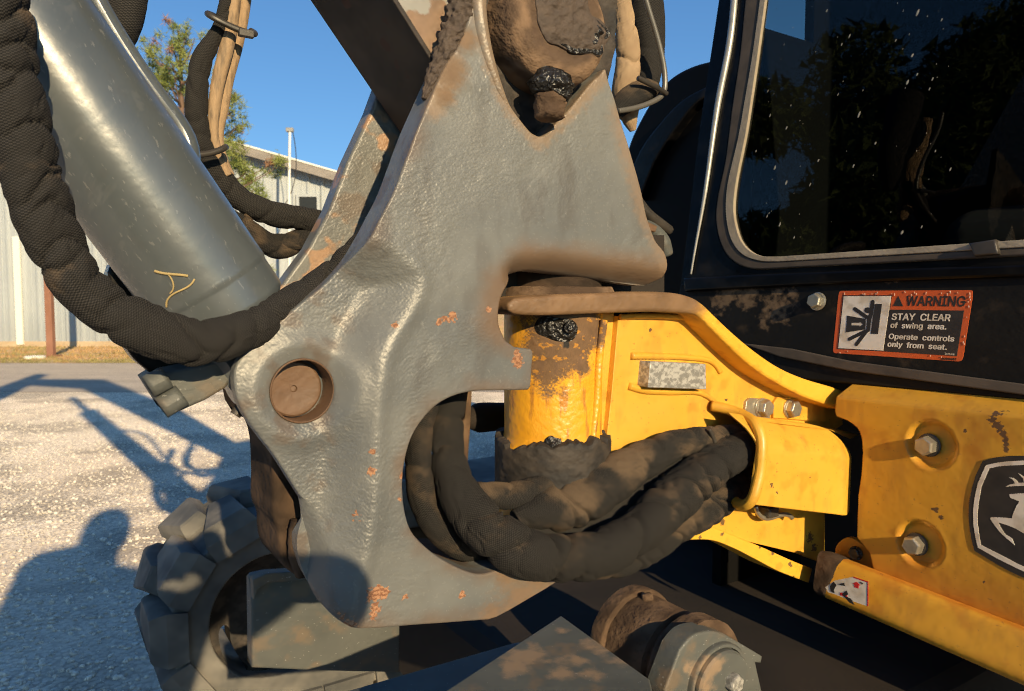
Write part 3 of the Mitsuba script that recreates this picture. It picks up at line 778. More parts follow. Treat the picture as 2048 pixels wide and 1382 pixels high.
# second tube behind the barrel
p0, p1 = side(0.925).pt(196, -40), side(0.925).pt(372, 300)
add(P('boom_cylinder') + '__oil_pipe', tube([c_bot + ca * 0.95 - 0.03 * R, side(0.935).pt(150, -80), side(0.935).pt(190, 0), side(0.935).pt(330, 215), side(0.935).pt(372, 280), side(0.93).pt(378, 335), c_bot + ca * 0.22 - 0.05 * R], [0.012] * 7, 16, 0.01), 'barrel_paint')
# port block below the sleeve
BLK = side(0.845)
add(P('boom_cylinder') + '__port_block', plate(BLK, polygon(BLK, [(298, 766), (330, 745), (438, 722), (470, 748), (452, 776), (412, 800), (340, 832)]), 0.10, fil=0.004, step=0.02), 'lower_paint', label='grey port block under the sleeve')
add(P('boom_cylinder') + '__port_block_bracket', plate(side(0.885), polygon(side(0.885), [(425, 730), (500, 700), (520, 790), (492, 838), (476, 812), (470, 780), (448, 768), (436, 758)]), 0.07, fil=0.006, step=0.02), 'caked_dirt')
for x, y, x2, y2 in ((296, 774, 318, 764), (322, 816, 348, 800)):
    a, b = side(0.842).pt(x, y), side(0.842).pt(x2 + 16, y2 - 10)
    add(P('boom_cylinder') + '__port_bolt', tube([a, b], [0.0125, 0.0125], 20, 0.004), 'lower_paint')
add(P('boom_cylinder') + '__grease_nipple', join(tube([side(0.84).pt(470, 830), side(0.84).pt(478, 820), side(0.84).pt(490, 812)], [0.006, 0.007, 0.006], 12, 0.003)), 'black_plastic')
add(P('boom_cylinder') + '__base_lug', plate(side(0.905), polygon(side(0.905), curve2([(255, 560), (235, 530), (215, 545), (250, 690), (300, 745), (340, 770), (430, 760), (470, 700), (380, 620)], 10, True)), 0.05, fil=0.01, step=0.02), 'black_paint')

# ---- swing post (the hub) and the mud on it
hub_c = side(0.87).pt(1106, 760)
hz = lambda y, k=0.80, x=1106: side(k).pt(x, y)[2]
z_top, z_bot = hz(612), hz(957)
ax_hub = np.array([hub_c[0], hub_c[1], 0])
hub = lathe([(z_bot - 0.14, 0.03), (z_bot - 0.14, 0.078), (z_bot + 0.0, 0.082), (z_bot + 0.03, 0.0815), (z_bot + 0.04, 0.074), (z_bot + 0.05, 0.0715), (z_top - 0.012, 0.0715), (z_top - 0.006, 0.0745), (z_top + 0.01, 0.0745), (z_top + 0.01, 0.03)], ax_hub, Z, 96)
hub = trimesh.Trimesh(hub.vertices, hub.faces, process=False)
add(P('swing_post'), hub, 'hub_paint', 35, label='yellow swing post smeared with mud and grease')
HP = P('swing_post')
add(HP + '__pin_boss', lathe([(z_top + 0.020, 0.03), (z_top + 0.020, 0.070), (z_top + 0.12, 0.070), (z_top + 0.12, 0.03)], ax_hub, Z, 64), 'dark_dirt', 40)
add(HP + '__upper_gap_block', plate(side(0.86), polygon(side(0.86), [(1000, 470), (1330, 470), (1330, 600), (1000, 600)]), 0.1, fil=0.003, step=0.05), 'under_dark', 30)  # added dark plate, blocks the bright gap under the jaw
add(HP + '__flange', lathe([(z_top - 0.002, 0.03), (z_top - 0.002, 0.084), (z_top + 0.003, 0.088), (z_top + 0.018, 0.089), (z_top + 0.026, 0.085), (z_top + 0.028, 0.03)], ax_hub, Z, 96, bump=0.006), 'caked_dirt', 40, label='mud-covered top flange of the post')


def on_hub(px, rad):
    """Pixels as points on the post's surface of the given radius."""
    out = []
    for x, y in px:
        r = ray(x, y)
        o = (C - ax_hub)[:2]
        a, b, c = r[:2] @ r[:2], 2 * r[:2] @ o, o @ o - rad ** 2
        disc = b * b - 4 * a * c
        t = (-b - math.sqrt(max(disc, 0))) / (2 * a)
        out.append(C + t * r)
    return out


def hub_patch(px, rad, height, seed, freq=140):
    """A patch of grease laid round the post."""
    g0 = on_hub(curve2(px, 4, True), rad)
    ang = [math.atan2(*(q[:2] - ax_hub[:2])[::-1]) for q in g0]
    ang = np.unwrap(ang)
    flat = Polygon([(a * rad, q[2]) for a, q in zip(ang, g0)]).buffer(0)
    flat = max(getattr(flat, 'geoms', [flat]), key=lambda q: q.area)
    class W:
        pass
    h = lambda u, v: height * (0.4 + 1.2 * (meshkit.fbm(np.stack([u * freq, v * freq, 0 * u + seed], -1), 4, seed) - 0.35)) * sstep(0, height * 1.5, shapely.distance(flat.boundary, shapely.points(u, v)))
    fr = Frame(Z, np.array([1.0, 0, 0]), np.array([0, 1.0, 0]), 0, np.zeros(3))
    m = plate(fr, flat, 0.004, fil=0.001, step=0.0024, h=h)
    u, v, w = m.vertices.T
    r = rad + w
    return trimesh.Trimesh(np.stack([ax_hub[0] + r * np.cos(u / rad), ax_hub[1] + r * np.sin(u / rad), v], 1), m.faces, process=False)


add(HP + '__grease', hub_patch([(1068, 655), (1074, 640), (1090, 632), (1120, 636), (1145, 640), (1156, 655), (1150, 676), (1135, 684), (1110, 682), (1090, 674), (1075, 668)], 0.0722, 0.006, 4), 'grease', 50, label='wet black grease around the fitting')
fit = on_hub([(1136, 655)], 0.075)[0]
add(HP + '__grease_fitting', lathe([(-0.006, 0.004), (0.004, 0.008), (0.008, 0.0075), (0.010, 0.004), (0.0135, 0.0035), (0.0145, 0.001)], fit, fit * np.array([1, 1, 0]) - ax_hub * np.array([1, 1, 0]), 20), 'grease')


def collar(z_lo, z_hi, rad, height, seed):
    """A ring of mud pressed round the post, its upper edge ragged."""
    nt, nz_ = 360, 60
    th, zz_ = np.meshgrid(np.linspace(0, 2 * np.pi, nt, endpoint=False), np.linspace(z_lo, z_hi, nz_), indexing='ij')
    q = np.stack([np.cos(th) * 3.4, np.sin(th) * 3.4, zz_ * 48], -1)
    top = z_hi - 0.035 * meshkit.fbm(np.stack([np.cos(th) * 3, np.sin(th) * 3, 0 * th], -1), 4, seed)
    r = rad + height * (0.3 + 1.3 * (meshkit.fbm(q * 2.2, 4, seed) - 0.3)) * sstep(0, 0.006, top - zz_) - 0.02 * sstep(0.0, 0.006, zz_ - top)
    V = np.stack([ax_hub[0] + r * np.cos(th), ax_hub[1] + r * np.sin(th), zz_], -1).reshape(-1, 3)
    i, j = np.meshgrid(np.arange(nt), np.arange(nz_ - 1), indexing='ij')
    p, q = (i * nz_ + j).ravel(), (((i + 1) % nt) * nz_ + j).ravel()
    return trimesh.Trimesh(V, np.vstack([np.stack([p, q, q + 1], 1), np.stack([p, q + 1, p + 1], 1)]), process=False)


add(HP + '__mud_collar', collar(z_bot - 0.03, hz(872), 0.0840, 0.0020, 9), 'mud_and_shade', 50, label='thick dark mud at the foot of the post')
add(HP + '__grease', hub_patch([(1088, 886), (1100, 872), (1112, 876), (1122, 880), (1126, 900), (1116, 930), (1108, 950), (1096, 930)], 0.0745, 0.008, 6), 'grease', 50)

# ---- main frame: side plate, flanges, welds, stop block
flank_px = [(1237, 632), (1238, 640), (1385, 612), (1440, 655), (1500, 710), (1600, 765), (1686, 795), (1686, 850), (1650, 872), (1650, 1128), (1600, 1108), (1490, 1082), (1430, 1062), (1388, 1050), (1300, 1090), (1200, 1090), (1200, 960), (1211, 900), (1224, 780)]
add(P('main_frame'), plate(FLANK, polygon(FLANK, flank_px), 0.03, fil=0.002, step=0.03), 'yellow_paint', 30, label='yellow main frame side plate')
MF = P('main_frame')
add(MF + '__gap_backing', plate(side(0.862), polygon(side(0.862), [(1150, 600), (1300, 600), (1300, 960), (1150, 960)]), 0.02, fil=0.002, step=0.05), 'under_dark', 30)  # added dark sheet that fills the seam with shade
add(MF + '__hub_web', plate(side(0.829), polygon(side(0.829), [(1180, 622), (1230, 625), (1216, 780), (1202, 930), (1170, 960), (1150, 900)]), 0.03, fil=0.003, step=0.02), 'yellow_paint', 30)
fl_out = curve2([(1018, 606), (1030, 597), (1070, 592), (1130, 588), (1196, 586), (1260, 583), (1330, 584), (1372, 590), (1402, 604), (1432, 632), (1470, 668), (1515, 705), (1560, 735), (1610, 757), (1670, 775), (1690, 782)])
fl_in = curve2([(1690, 822), (1660, 812), (1610, 795), (1560, 770), (1510, 738), (1465, 698), (1425, 658), (1400, 634), (1380, 627), (1300, 624), (1196, 627), (1130, 630), (1070, 631), (1030, 628), (1018, 620)])
TF = side(0.776)
add(MF + '__top_flange', plate(TF, polygon(TF, np.vstack([fl_out, fl_in])), 0.06, fil=0.006, step=0.012), 'flange_paint', 35, label='curved yellow top flange, muddy at the post end')
weld = [side(0.818).pt(x, y) for x, y in curve2([(1240, 634), (1300, 632), (1374, 636), (1396, 644), (1422, 670), (1460, 708), (1505, 748), (1556, 782), (1600, 803)], 12)]
add(MF + '__weld_bead', tube(weld, [0.0042] * len(weld), 12, 0.003, lambda s, th: 1 + 0.10 * np.sin(s * 900) + 0.3 * (meshkit.fbm(np.stack([s * 100, th, th * 0], -1), 2, 1) - 0.5)), 'yellow_paint')
weld = [side(0.802).pt(x, y) for x, y in curve2([(1208, 640), (1199, 710), (1193, 800), (1184, 880), (1178, 935)], 14)]
add(MF + '__weld_bead', tube(weld, [0.0055] * len(weld), 12, 0.003, lambda s, th: 1 + 0.06 * np.sin(s * 700) + 0.25 * (meshkit.fbm(np.stack([np.cos(th), np.sin(th), s * 60], -1), 3, 2) - 0.5)), 'hub_paint')
LF = side(0.79)
lf_out = curve2([(1330, 1062), (1388, 1045), (1425, 1054), (1475, 1074), (1530, 1097), (1581, 1120), (1625, 1138)])
lf_in = curve2([(1618, 1166), (1556, 1142), (1510, 1118), (1464, 1095), (1417, 1080), (1350, 1082)])
add(MF + '__lower_flange', plate(LF, polygon(LF, np.vstack([lf_out, lf_in])), 0.06, fil=0.005, step=0.012), 'flange_paint', 35)
SB = side(0.797)
add(MF + '__stop_block', plate(SB, polygon(SB, [(1301, 723), (1412, 728), (1413, 779), (1296, 775)]), 0.028, fil=0.0016, step=0.01, h=lambda u, v: 0.0012 * (meshkit.fbm(np.stack([u * 150, v * 150, 0 * u], -1), 3, 3) - 0.5)), 'galvanised', 30, label='grey galvanised steel stop block')
for px in ([(1262, 712), (1300, 712), (1360, 714), (1420, 722), (1440, 745)], [(1258, 772), (1290, 781), (1340, 784), (1400, 786), (1440, 812), (1452, 822)]):
    q = [side(0.8185).pt(x, y) for x, y in curve2(px, 12)]
    add(MF + '__weld_bead', tube(q, np.linspace(0.0055, 0.004, len(q)), 12, 0.003, lambda s, th: 1 + 0.07 * np.sin(s * 850)), 'yellow_paint')
# dark pieces of the far side seen between the sleeves and the post
add(P('far_bracket'), plate(side(1.0), polygon(side(1.0), [(905, 770), (945, 780), (942, 850), (935, 945), (900, 960)]), 0.03, fil=0.003, step=0.03), 'caked_dirt', 30)
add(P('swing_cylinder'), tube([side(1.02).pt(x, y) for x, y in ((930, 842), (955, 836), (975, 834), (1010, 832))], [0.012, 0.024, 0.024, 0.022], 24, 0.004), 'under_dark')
add(MF + '__shade_backing', plate(front(1.36), polygon(front(1.36), [(1600, 740), (1960, 800), (1960, 1260), (1600, 1160)]), 0.02, fil=0.002, step=0.05), 'under_dark', 30)  # added dark sheet behind the frame, standing in for shade there
# bolts and their tabs above the guard
for bx, by, tx, m1, spin in ((1524, 814, [(1493, 803), (1501, 796), (1536, 798), (1542, 806), (1540, 838), (1490, 830)], 'zinc', 0.3), (1580, 816, [(1548, 806), (1556, 794), (1596, 797), (1650, 800), (1653, 844), (1547, 836)], 'yellow_paint', 0.1)):
    fr = side(0.814)
    add(MF + '__bolt_tab', plate(fr, polygon(fr, tx), 0.006, fil=0.001, step=0.02), m1, 25)
    hd, ws = hexbolt(fr.pt(bx - 2, by + 1), R, 0.026, 0.013, 0.0165, spin)
    add(MF + '__bolt', hd, 'zinc', 20)
    add(MF + '__washer', ws, 'zinc', 30)

# ---- hose guard
GF = side(0.722)
g_px = np.vstack([curve2([(1500, 832), (1526, 836), (1600, 846), (1664, 855), (1690, 864), (1708, 884), (1715, 906)]), np.array([(1713, 970), (1710, 1026), (1704, 1033), (1610, 1022), (1510, 1010), (1502, 1000), (1512, 930), (1518, 890), (1512, 860)])])
g_poly = polygon(GF, g_px)
_gv = GF.uv([(1600, 890), (1690, 870), (1690, 1000)])
g_top = LineString(GF.uv([(1490, 832), (1526, 836), (1664, 855), (1720, 863)]))


def guard_h(u, v):
    d = shapely.distance(g_top, shapely.points(u, v))
    top = -0.040 * np.clip(1 - d / 0.048, 0, 1) ** 1.7
    e = shapely.distance(LineString(GF.uv([(1716, 860), (1716, 906), (1710, 1040)])), shapely.points(u, v))
    return top - 0.010 * sstep(0.034, 0.0, e) + 0.0025 * np.exp(-((e - 0.040) / 0.006) ** 2)


def shell(fr, g, h, t, step):
    """Sheet metal: the face of g raised by h, as thick as t."""
    d0 = lambda u, v: t - h(u, v)
    return plate(fr, g, d0, fil=0.002, step=step, h=h)


add(P('hose_guard'), shell(GF, g_poly, guard_h, 0.0045, 0.008), 'yellow_paint', 40, label='yellow sheet metal hose guard, open to the left')
HG = P('hose_guard')
gp = lambda x, y, k: side(k).pt(x, y)
rim = [gp(1423, 812, 0.815), gp(1445, 816, 0.80), gp(1472, 824, 0.78), gp(1497, 836, 0.755), gp(1514, 853, 0.733), gp(1522, 876, 0.724), gp(1523, 905, 0.720), gp(1519, 945, 0.720), gp(1511, 980, 0.720), gp(1503, 1000, 0.724), gp(1492, 1009, 0.735), gp(1470, 1003, 0.77), gp(1452, 1000, 0.80)]
add(HG + '__rim', tube(rim, [0.0085] * len(rim), 18, 0.004), 'yellow_paint', label='rolled rim of the guard mouth')
topm = []
tp = [(1423, 818, 0.815), (1497, 838, 0.757), (1560, 848, 0.75), (1660, 860, 0.752), (1700, 878, 0.77)]
bt = [(1425, 822, 0.822), (1500, 838, 0.822), (1570, 842, 0.822), (1670, 856, 0.822), (1720, 870, 0.822)]
V = np.array([gp(*q) for q in tp] + [gp(*q) for q in bt])
n_ = len(tp)
add(HG + '__top_sheet', trimesh.Trimesh(V, [f for i in range(n_ - 1) for f in ((i, i + 1, i + n_ + 1), (i, i + n_ + 1, i + n_))], process=False), 'yellow_paint', 30)
# clamp under the guard
q = [side(0.80).pt(x, y) for x, y in [(1512, 1012), (1517, 1028), (1532, 1037), (1548, 1034), (1560, 1030), (1584, 1036)]]
add(HG + '__hose_clamp', tube(q, [0.004] * 6, 12, 0.003), 'zinc')
add(HG + '__clamp_screw', slab(side(0.80).pt(1538, 1022), np.stack([F, R, Z]), (0.012, 0.012, 0.009), 0.002), 'black_plastic')

# ---- cover panel
_dish = [(PANEL.uv([(1862, 890)])[0], 0.0385), (PANEL.uv([(1840, 1088)])[0], 0.037)]
pan_px = np.vstack([np.array([(1694, 755), (1672, 792), (1669, 822), (1672, 833)]), curve2([(1694, 841), (1713, 855), (1722, 874), (1725, 906)]), np.array([(1722, 950), (1716, 991), (1713, 1075), (1738, 1104), (1747, 1141), (1900, 1198), (2048, 1256), (2330, 1370), (2330, 770)])])
fold = LineString(PANEL.uv([(1600, 781), (1672, 790), (2048, 829), (2330, 860)]))
_fold = np.array(fold.coords)


def panel_h(u, v):
    h = 0 * u
    for c, r in _dish:
        d = np.hypot(u - c[0], v - c[1])
        h = h - 0.0105 * (1 - sstep(r * 0.80, r, d)) + 0.0006 * np.exp(-((d - r * 1.04) / 0.003) ** 2)
    fv = np.interp(u, _fold[:, 0], _fold[:, 1])
    h = h - 1.5 * np.maximum(v - fv + 0.004, 0) ** 1.05
    return h


add(P('cover_panel'), shell(PANEL, polygon(PANEL, pan_px, round_=0.003), panel_h, 0.004, 0.0042), 'panel_paint', 40, label='yellow front cover panel, scuffed, with two dished bolts')
CP = P('cover_panel')
for (bx, by), spin in (((1859, 890), 0.5), ((1834, 1088), 0.25)):
    fr = front(1.158)
    hd, ws = hexbolt(fr.pt(bx, by), F, 0.026, 0.017, 0.018, spin)
    add(CP + '__bolt', hd, 'zinc', 20)
    add(CP + '__washer', ws, 'black_plastic', 30)
# the maker's shield
LG = front(1.1485)
lz = lambda q: [(1900 + x / 4.608, 880 + y / 4.607) for x, y in q]
sh_out = lz([(300, 192), (420, 160), (540, 147), (682, 146), (1000, 150), (1240, 180), (1330, 560), (1300, 1000), (1050, 1230), (760, 1300), (660, 1262), (520, 1195), (380, 1115), (225, 1020), (200, 930), (180, 820), (170, 690), (178, 560), (200, 450), (235, 330)])
sh_w1 = lz([(330, 232), (440, 208), (540, 196), (682, 190), (1000, 196), (1200, 220), (1285, 560), (1255, 975), (1030, 1185), (760, 1250), (600, 1175), (430, 1090), (255, 990), (235, 900), (215, 780), (212, 660), (225, 540), (255, 400)])
sh_w2 = lz([(362, 262), (450, 242), (560, 234), (682, 230), (1000, 236), (1165, 255), (1245, 560), (1215, 955), (1010, 1145), (760, 1200), (620, 1140), (450, 1050), (285, 968), (268, 880), (254, 770), (252, 680), (262, 580), (290, 430)])
deer = lz([(545, 500), (640, 492), (700, 490), (800, 500), (900, 560), (1000, 600), (1100, 640), (1130, 700), (1100, 760), (1020, 770), (1080, 900), (1120, 960), (1100, 975), (1020, 900), (960, 800), (850, 830), (760, 880), (682, 862), (610, 820), (530, 785), (445, 760), (470, 810), (510, 870), (570, 905), (597, 970), (520, 905), (460, 850), (410, 785), (372, 730), (374, 712), (440, 712), (520, 718), (570, 722), (580, 680), (610, 610), (640, 568), (600, 550), (555, 532)])
antler = [lz([(510, 432), (545, 412), (600, 400), (575, 362), (540, 345), (585, 350), (615, 372), (630, 396), (682, 392), (672, 355), (630, 308), (670, 330), (700, 365), (715, 395), (800, 400), (820, 425), (760, 428), (682, 424), (600, 424)])]
thin = dict(fil=0.0001, step=0.03, back=False)


def sticker(fr, g, t=0.0006):
    ms = []
    for q in getattr(g, 'geoms', [g]):
        if q.area > 1e-8:
            m = trimesh.creation.extrude_polygon(q, t, engine='earcut')
            v = m.vertices
            ms.append(trimesh.Trimesh(fr.world(v[:, 0], v[:, 1], v[:, 2] - t), m.faces, process=False))
    return join(*ms)


add(CP + '__emblem', sticker(LG, Polygon(LG.uv(sh_out))), 'black_print', False, label='black shield emblem with a white outline and leaping deer')
LG2 = front(1.1479)
add(CP + '__emblem_outline', sticker(LG2, Polygon(LG2.uv(sh_w1), [LG2.uv(sh_w2)])), 'white_print', False)
add(CP + '__emblem_deer', sticker(LG2, shapely.union_all([Polygon(LG2.uv(deer)).buffer(0), Polygon(LG2.uv(antler[0])).buffer(0)])), 'white_print', False)

# ---- front rail
RL = front(1.12)
ra, rb = RL.uv([(1640, 1158)])[0], RL.uv([(2048, 1330)])[0]
rdir = (rb - ra) / np.linalg.norm(rb - ra)
rp = [RL.world(*(ra + rdir * t), -0.03) for t in np.linspace(0, 0.75, 6)]


def rail_shape(s, th):
    e = (np.abs(np.cos(th)) ** 5.0 + np.abs(np.sin(th)) ** 5.0) ** (-1 / 5.0)
    return 1.04 * e * np.where(s < 0.012, 0.82 + 0.18 * np.sqrt(np.clip(s / 0.012, 0, 1)), 1)


add(P('front_rail'), tube(rp, [0.036] * 6, 64, 0.008, rail_shape), 'panel_paint', label='rounded yellow lower front rail')
rm = tube([rp[0] - 0.004 * R, rp[0] + 0.02 * R, rp[0] + 0.045 * R + np.array([0, 0, -0.010])], [0.0368, 0.0372, 0.030], 64, 0.004, lambda s, th: rail_shape(s + 1, th) * (0.985 + 0.05 * (meshkit.fbm(np.stack([np.cos(th) * 3, np.sin(th) * 3, s * 80], -1), 4, 3) - 0.35)))[0]
add(P('front_rail') + '__caked_mud', rm, 'dark_dirt', 40, label='dark dried mud on the end of the rail')

# the bracket under the cover's corner
KT = front(1.175)
add(CP + '__corner_tab', plate(KT, polygon(KT, curve2([(1672, 1092), (1690, 1076), (1712, 1080), (1745, 1110), (1750, 1140), (1690, 1120), (1671, 1112)], 6, True)), 0.01, fil=0.002, step=0.02), 'panel_paint', 30)
hd, ws = hexbolt(front(1.165).pt(1713, 1106), F, 0.018, 0.006, 0.012, 0.1)
add(CP + '__tab_bolt', join(hd, ws), 'grease', 30)
# the worn little decal on the rail
RS = front(1.0795)
rz = lambda q: [(1300 + x / 2.738, 900 + y / 2.738) for x, y in q]
add(P('front_rail') + '__safety_decal', sticker(RS, Polygon(RS.uv(rz([(960, 752), (1010, 715), (1110, 695), (1196, 722), (1194, 856), (1100, 825), (1012, 790), (975, 780)])))), 'white_print', False, label='torn white safety decal with a red arrow on the rail')
RS2 = front(1.0789)
arrow = [(1130, 722), (1152, 742), (1142, 742), (1142, 758), (1118, 752), (1118, 736), (1108, 733)]
add(P('front_rail') + '__decal_arrow', sticker(RS2, shapely.union_all([Polygon(RS2.uv(rz(arrow))), Polygon(RS2.uv(rz([(1040, 780), (1078, 788), (1078, 804), (1040, 796)]))), LineString(RS2.uv(rz([(1114, 697), (1193, 723), (1192, 853)]))).buffer(0.0008)])), 'red_print', False)

# black peeled spots
add(P('front_rail') + '__decal_scrapes', sticker(front(1.0787), shapely.union_all([Polygon(front(1.0787).uv(rz(q))).buffer(0) for q in ([(985, 745), (1005, 722), (1020, 740), (1005, 768), (1012, 785), (990, 775)], [(1050, 790), (1075, 770), (1085, 790), (1070, 800), (1100, 815), (1120, 850), (1090, 835), (1066, 806)], [(1150, 722), (1168, 730), (1160, 737)], [(1030, 735), (1062, 728), (1068, 745), (1052, 742)])])), 'black_print', False)
# the machine's body on the viewer's right, outside the view
HS = side(0.26)
AMH = np.stack([F, R, Z])
add(P('house_side'), slab(C - 1.75 * F - 0.25 * R - 0.27 * Z, AMH, (0.57, 0.012, 0.36), 0.004), 'panel_paint', 30)
# ---- cloth-sleeved hoses
def hose(name, pts, ks, rads, seed, m='sleeve_black', every=0.035, depth=0.16, label=None, step=0.0022, n=64, scale=1.0):
    """pts in px, ks the sideways distances, rads in px at each point's own depth."""
    P3 = [side(k).pt(x, y) for (x, y), k in zip(pts, np.interp(np.arange(len(pts)), np.linspace(0, len(pts) - 1, len(ks)), ks))]
    R3 = [r * ((q - C) @ FWD) / FPX * scale for r, q in zip(rads, P3)]
    length = np.linalg.norm(np.diff(P3, axis=0), axis=1).sum()
    f = folds(seed, length, every, depth) if depth else None
    return add(P(name), tube(P3, R3, n, step, f), m, label=label)


def tie(parent, pts, r=0.0022):
    return add(parent + '__zip_tie', tube(pts + [pts[0]], [r] * (len(pts) + 1), 10, 0.002), 'black_plastic')


def ring(c, d, rad, n=14, lift=0.0):
    d = d / np.linalg.norm(d)
    a = np.cross(d, [0.2, 0.3, 0.9])
    a /= np.linalg.norm(a)
    b = np.cross(d, a)
    return [c + rad * (math.cos(t) * a + math.sin(t) * b) for t in np.arange(n) * 2 * np.pi / n]


hose('sleeved_hose', [(-22, -70), (2, 20), (16, 110), (40, 235), (66, 350), (97, 450), (128, 520), (172, 582), (224, 622), (288, 655), (350, 678), (408, 685), (462, 673), (520, 648), (573, 616), (624, 582), (674, 542), (716, 500), (748, 462)],
     [0.735, 0.74, 0.75, 0.76, 0.765, 0.77, 0.78, 0.80, 0.835, 0.87, 0.89], [54, 53, 52, 52, 52, 50, 48, 45, 45, 45, 45, 43, 41, 37, 35, 34, 32, 28, 22], 3,
     every=0.024, depth=0.27, label='thick black ribbed sleeve hanging across the cylinder')
hose('sleeved_hose', [(268, -90), (254, -10), (242, 50), (226, 100), (212, 160), (240, 260), (330, 350), (430, 420), (480, 445)], [1.0, 1.0, 1.02, 1.08, 1.10], [40, 41, 38, 32, 26, 22, 20, 18, 16], 11, every=0.08, depth=0.08, label='black sleeve end above the cylinder')
hp = [(462, -80), (452, 20), (434, 68), (406, 116), (395, 171), (393, 222), (398, 272), (412, 312), (436, 350), (472, 390), (522, 420), (572, 433), (622, 440), (670, 452)]
hose('sleeved_hose', hp, [1.08, 1.08, 1.10, 1.12], [16, 16, 14, 18, 20, 21, 21, 21, 22, 22, 23, 22, 21, 18], 5, every=0.026, depth=0.2, label='wrinkled black sleeve beside a tan hose against the sky')
SLV = 'excavator__sleeved_hose_002'
hose('bare_hose', [(474, -80), (466, 20), (452, 100), (437, 160), (428, 220), (428, 270), (438, 312), (456, 352)], [1.075, 1.09], [13, 13, 14, 13, 12, 9, 9, 9], 1, 'hose_rubber', depth=0, label='tan dusty rubber hose')
hose('bare_hose', [(494, -80), (486, 20), (470, 100), (455, 160), (444, 220), (437, 270), (446, 318), (462, 352)], [1.095, 1.10], [13, 13, 13, 12, 12, 10, 9, 8], 2, 'hose_rubber', depth=0)
for q in ([(430, 33), (436, 40), (458, 51), (485, 62), (498, 66), (502, 62)], [(396, 309), (402, 309), (422, 306), (440, 300), (449, 295)]):
    add(SLV + '__zip_tie', tube([side(k_).pt(*a_) for a_, k_ in zip(q, np.interp(np.linspace(0, 1, len(q)), [0, 0.2, 0.8, 1], [1.09, 1.052, 1.05, 1.07]))], [0.0042] * len(q), 10, 0.002), 'black_plastic')
add(SLV + '__zip_tie_tail', slab(side(1.05).pt(492, 67), np.stack([-F, R, Z]), (0.010, 0.004, 0.005), 0.001), 'black_plastic')
hose('sleeved_hose', [(480, 440), (508, 468), (534, 488), (566, 492), (598, 480), (630, 470), (670, 462)], [1.10, 1.13], [18, 22, 23, 23, 20, 20, 18], 15, every=0.03, depth=0.2, m='sleeve_dusty')

# the bundle through the bracket to the guard
hose('sleeved_hose', [(868, 770), (850, 820), (838, 880), (838, 940), (848, 1000), (872, 1046), (905, 1080), (945, 1098), (990, 1108)], [0.86, 0.85, 0.84, 0.835, 0.83], [25, 26, 27, 28, 31, 33, 32, 30, 24], 21, 'sleeve_dusty', 0.045, 0.14, label='dusty brown sleeve nearest the bracket')
hose('sleeved_hose', [(908, 770), (897, 830), (893, 890), (903, 945), (925, 1000), (965, 1050), (1018, 1090), (1078, 1114), (1135, 1116), (1186, 1110), (1238, 1087), (1288, 1052), (1332, 1010), (1380, 966), (1430, 926), (1480, 898), (1530, 884), (1590, 880)],
     [0.86, 0.85, 0.835, 0.81, 0.78, 0.755, 0.745, 0.74, 0.74, 0.745, 0.755, 0.765, 0.775, 0.78, 0.79], [27, 28, 30, 34, 40, 43, 45, 46, 46, 45, 46, 48, 49, 46, 42, 36, 33, 32], 22, 'sleeve_dark', 0.044, 0.27, label='large black sleeve looping in front of the bracket')
hose('sleeved_hose', [(1030, 1040), (1062, 1028), (1102, 1018), (1150, 1004), (1200, 974), (1252, 940), (1302, 912), (1352, 890), (1402, 878), (1450, 870), (1520, 868), (1580, 868)], [0.80, 0.795, 0.79, 0.79, 0.80], [18, 28, 42, 47, 45, 38, 33, 27, 22, 19, 16, 14], 23, 'sleeve_dusty', 0.032, 0.20, label='wrinkled sleeve tapering up to the guard')
hose('sleeved_hose', [(950, 985), (985, 990), (1030, 990), (1080, 976), (1125, 966), (1180, 955), (1240, 930)], [0.815], [20, 25, 26, 25, 23, 22, 20], 24, 'sleeve_dusty', 0.04, 0.2)
hose('sleeved_hose', [(1150, 1118), (1210, 1128), (1262, 1112), (1310, 1082), (1360, 1048), (1412, 1016), (1460, 984), (1505, 958), (1570, 940)], [0.79, 0.785, 0.79, 0.80], [26, 28, 30, 31, 32, 33, 32, 28, 26], 25, 'sleeve_dusty', 0.026, 0.24, label='gathered brown sleeve under the large black one')
hose('sleeved_hose', [(985, 1060), (1040, 1062), (1110, 1058), (1170, 1046), (1230, 1016), (1290, 978), (1350, 938), (1420, 905), (1500, 890), (1570, 885)], [0.805], [26, 30, 32, 33, 34, 34, 32, 28, 24, 22], 27, 'sleeve_black', 0.04, 0.2)
BUN = 'excavator__sleeved_hose_006'
q = [side(0.775).pt(*a) for a in ((1418, 858), (1424, 870), (1430, 886))]
add(BUN + '__zip_tie', tube(q, [0.0035] * 3, 10, 0.002), 'black_plastic')

# the bundle at the boom foot, upper right
hose('sleeved_hose', [(1282, -80), (1290, -10), (1297, 60), (1300, 110), (1294, 160), (1284, 200)], [0.93], [38, 38, 35, 31, 26, 16], 31, 'sleeve_black', 0.09, 0.06, label='black mesh sleeve beside the pin cap')
hose('sleeved_hose', [(1236, -60), (1246, 20), (1254, 80), (1256, 130), (1250, 180), (1256, 225), (1266, 262)], [0.915], [16, 20, 25, 26, 26, 22, 6], 32, 'tan_cloth', 0.040, 0.22, label='tan dust-covered cloth sleeve beside the pin cap')
hose('sleeved_hose', [(1222, 232), (1246, 208), (1272, 188), (1298, 178), (1312, 176)], [0.895], [14, 22, 23, 20, 12], 33, 'sleeve_dusty', 0.06, 0.1)
w = [(1283, -80), (1292, 0), (1310, 60), (1323, 110), (1330, 160), (1327, 185), (1308, 202), (1274, 215), (1236, 222)]
hose('wire_loop', w, [0.875], [5.5] * 9, 1, 'wire_loom', depth=0, n=16, label='shiny black wire looped round the sleeves')
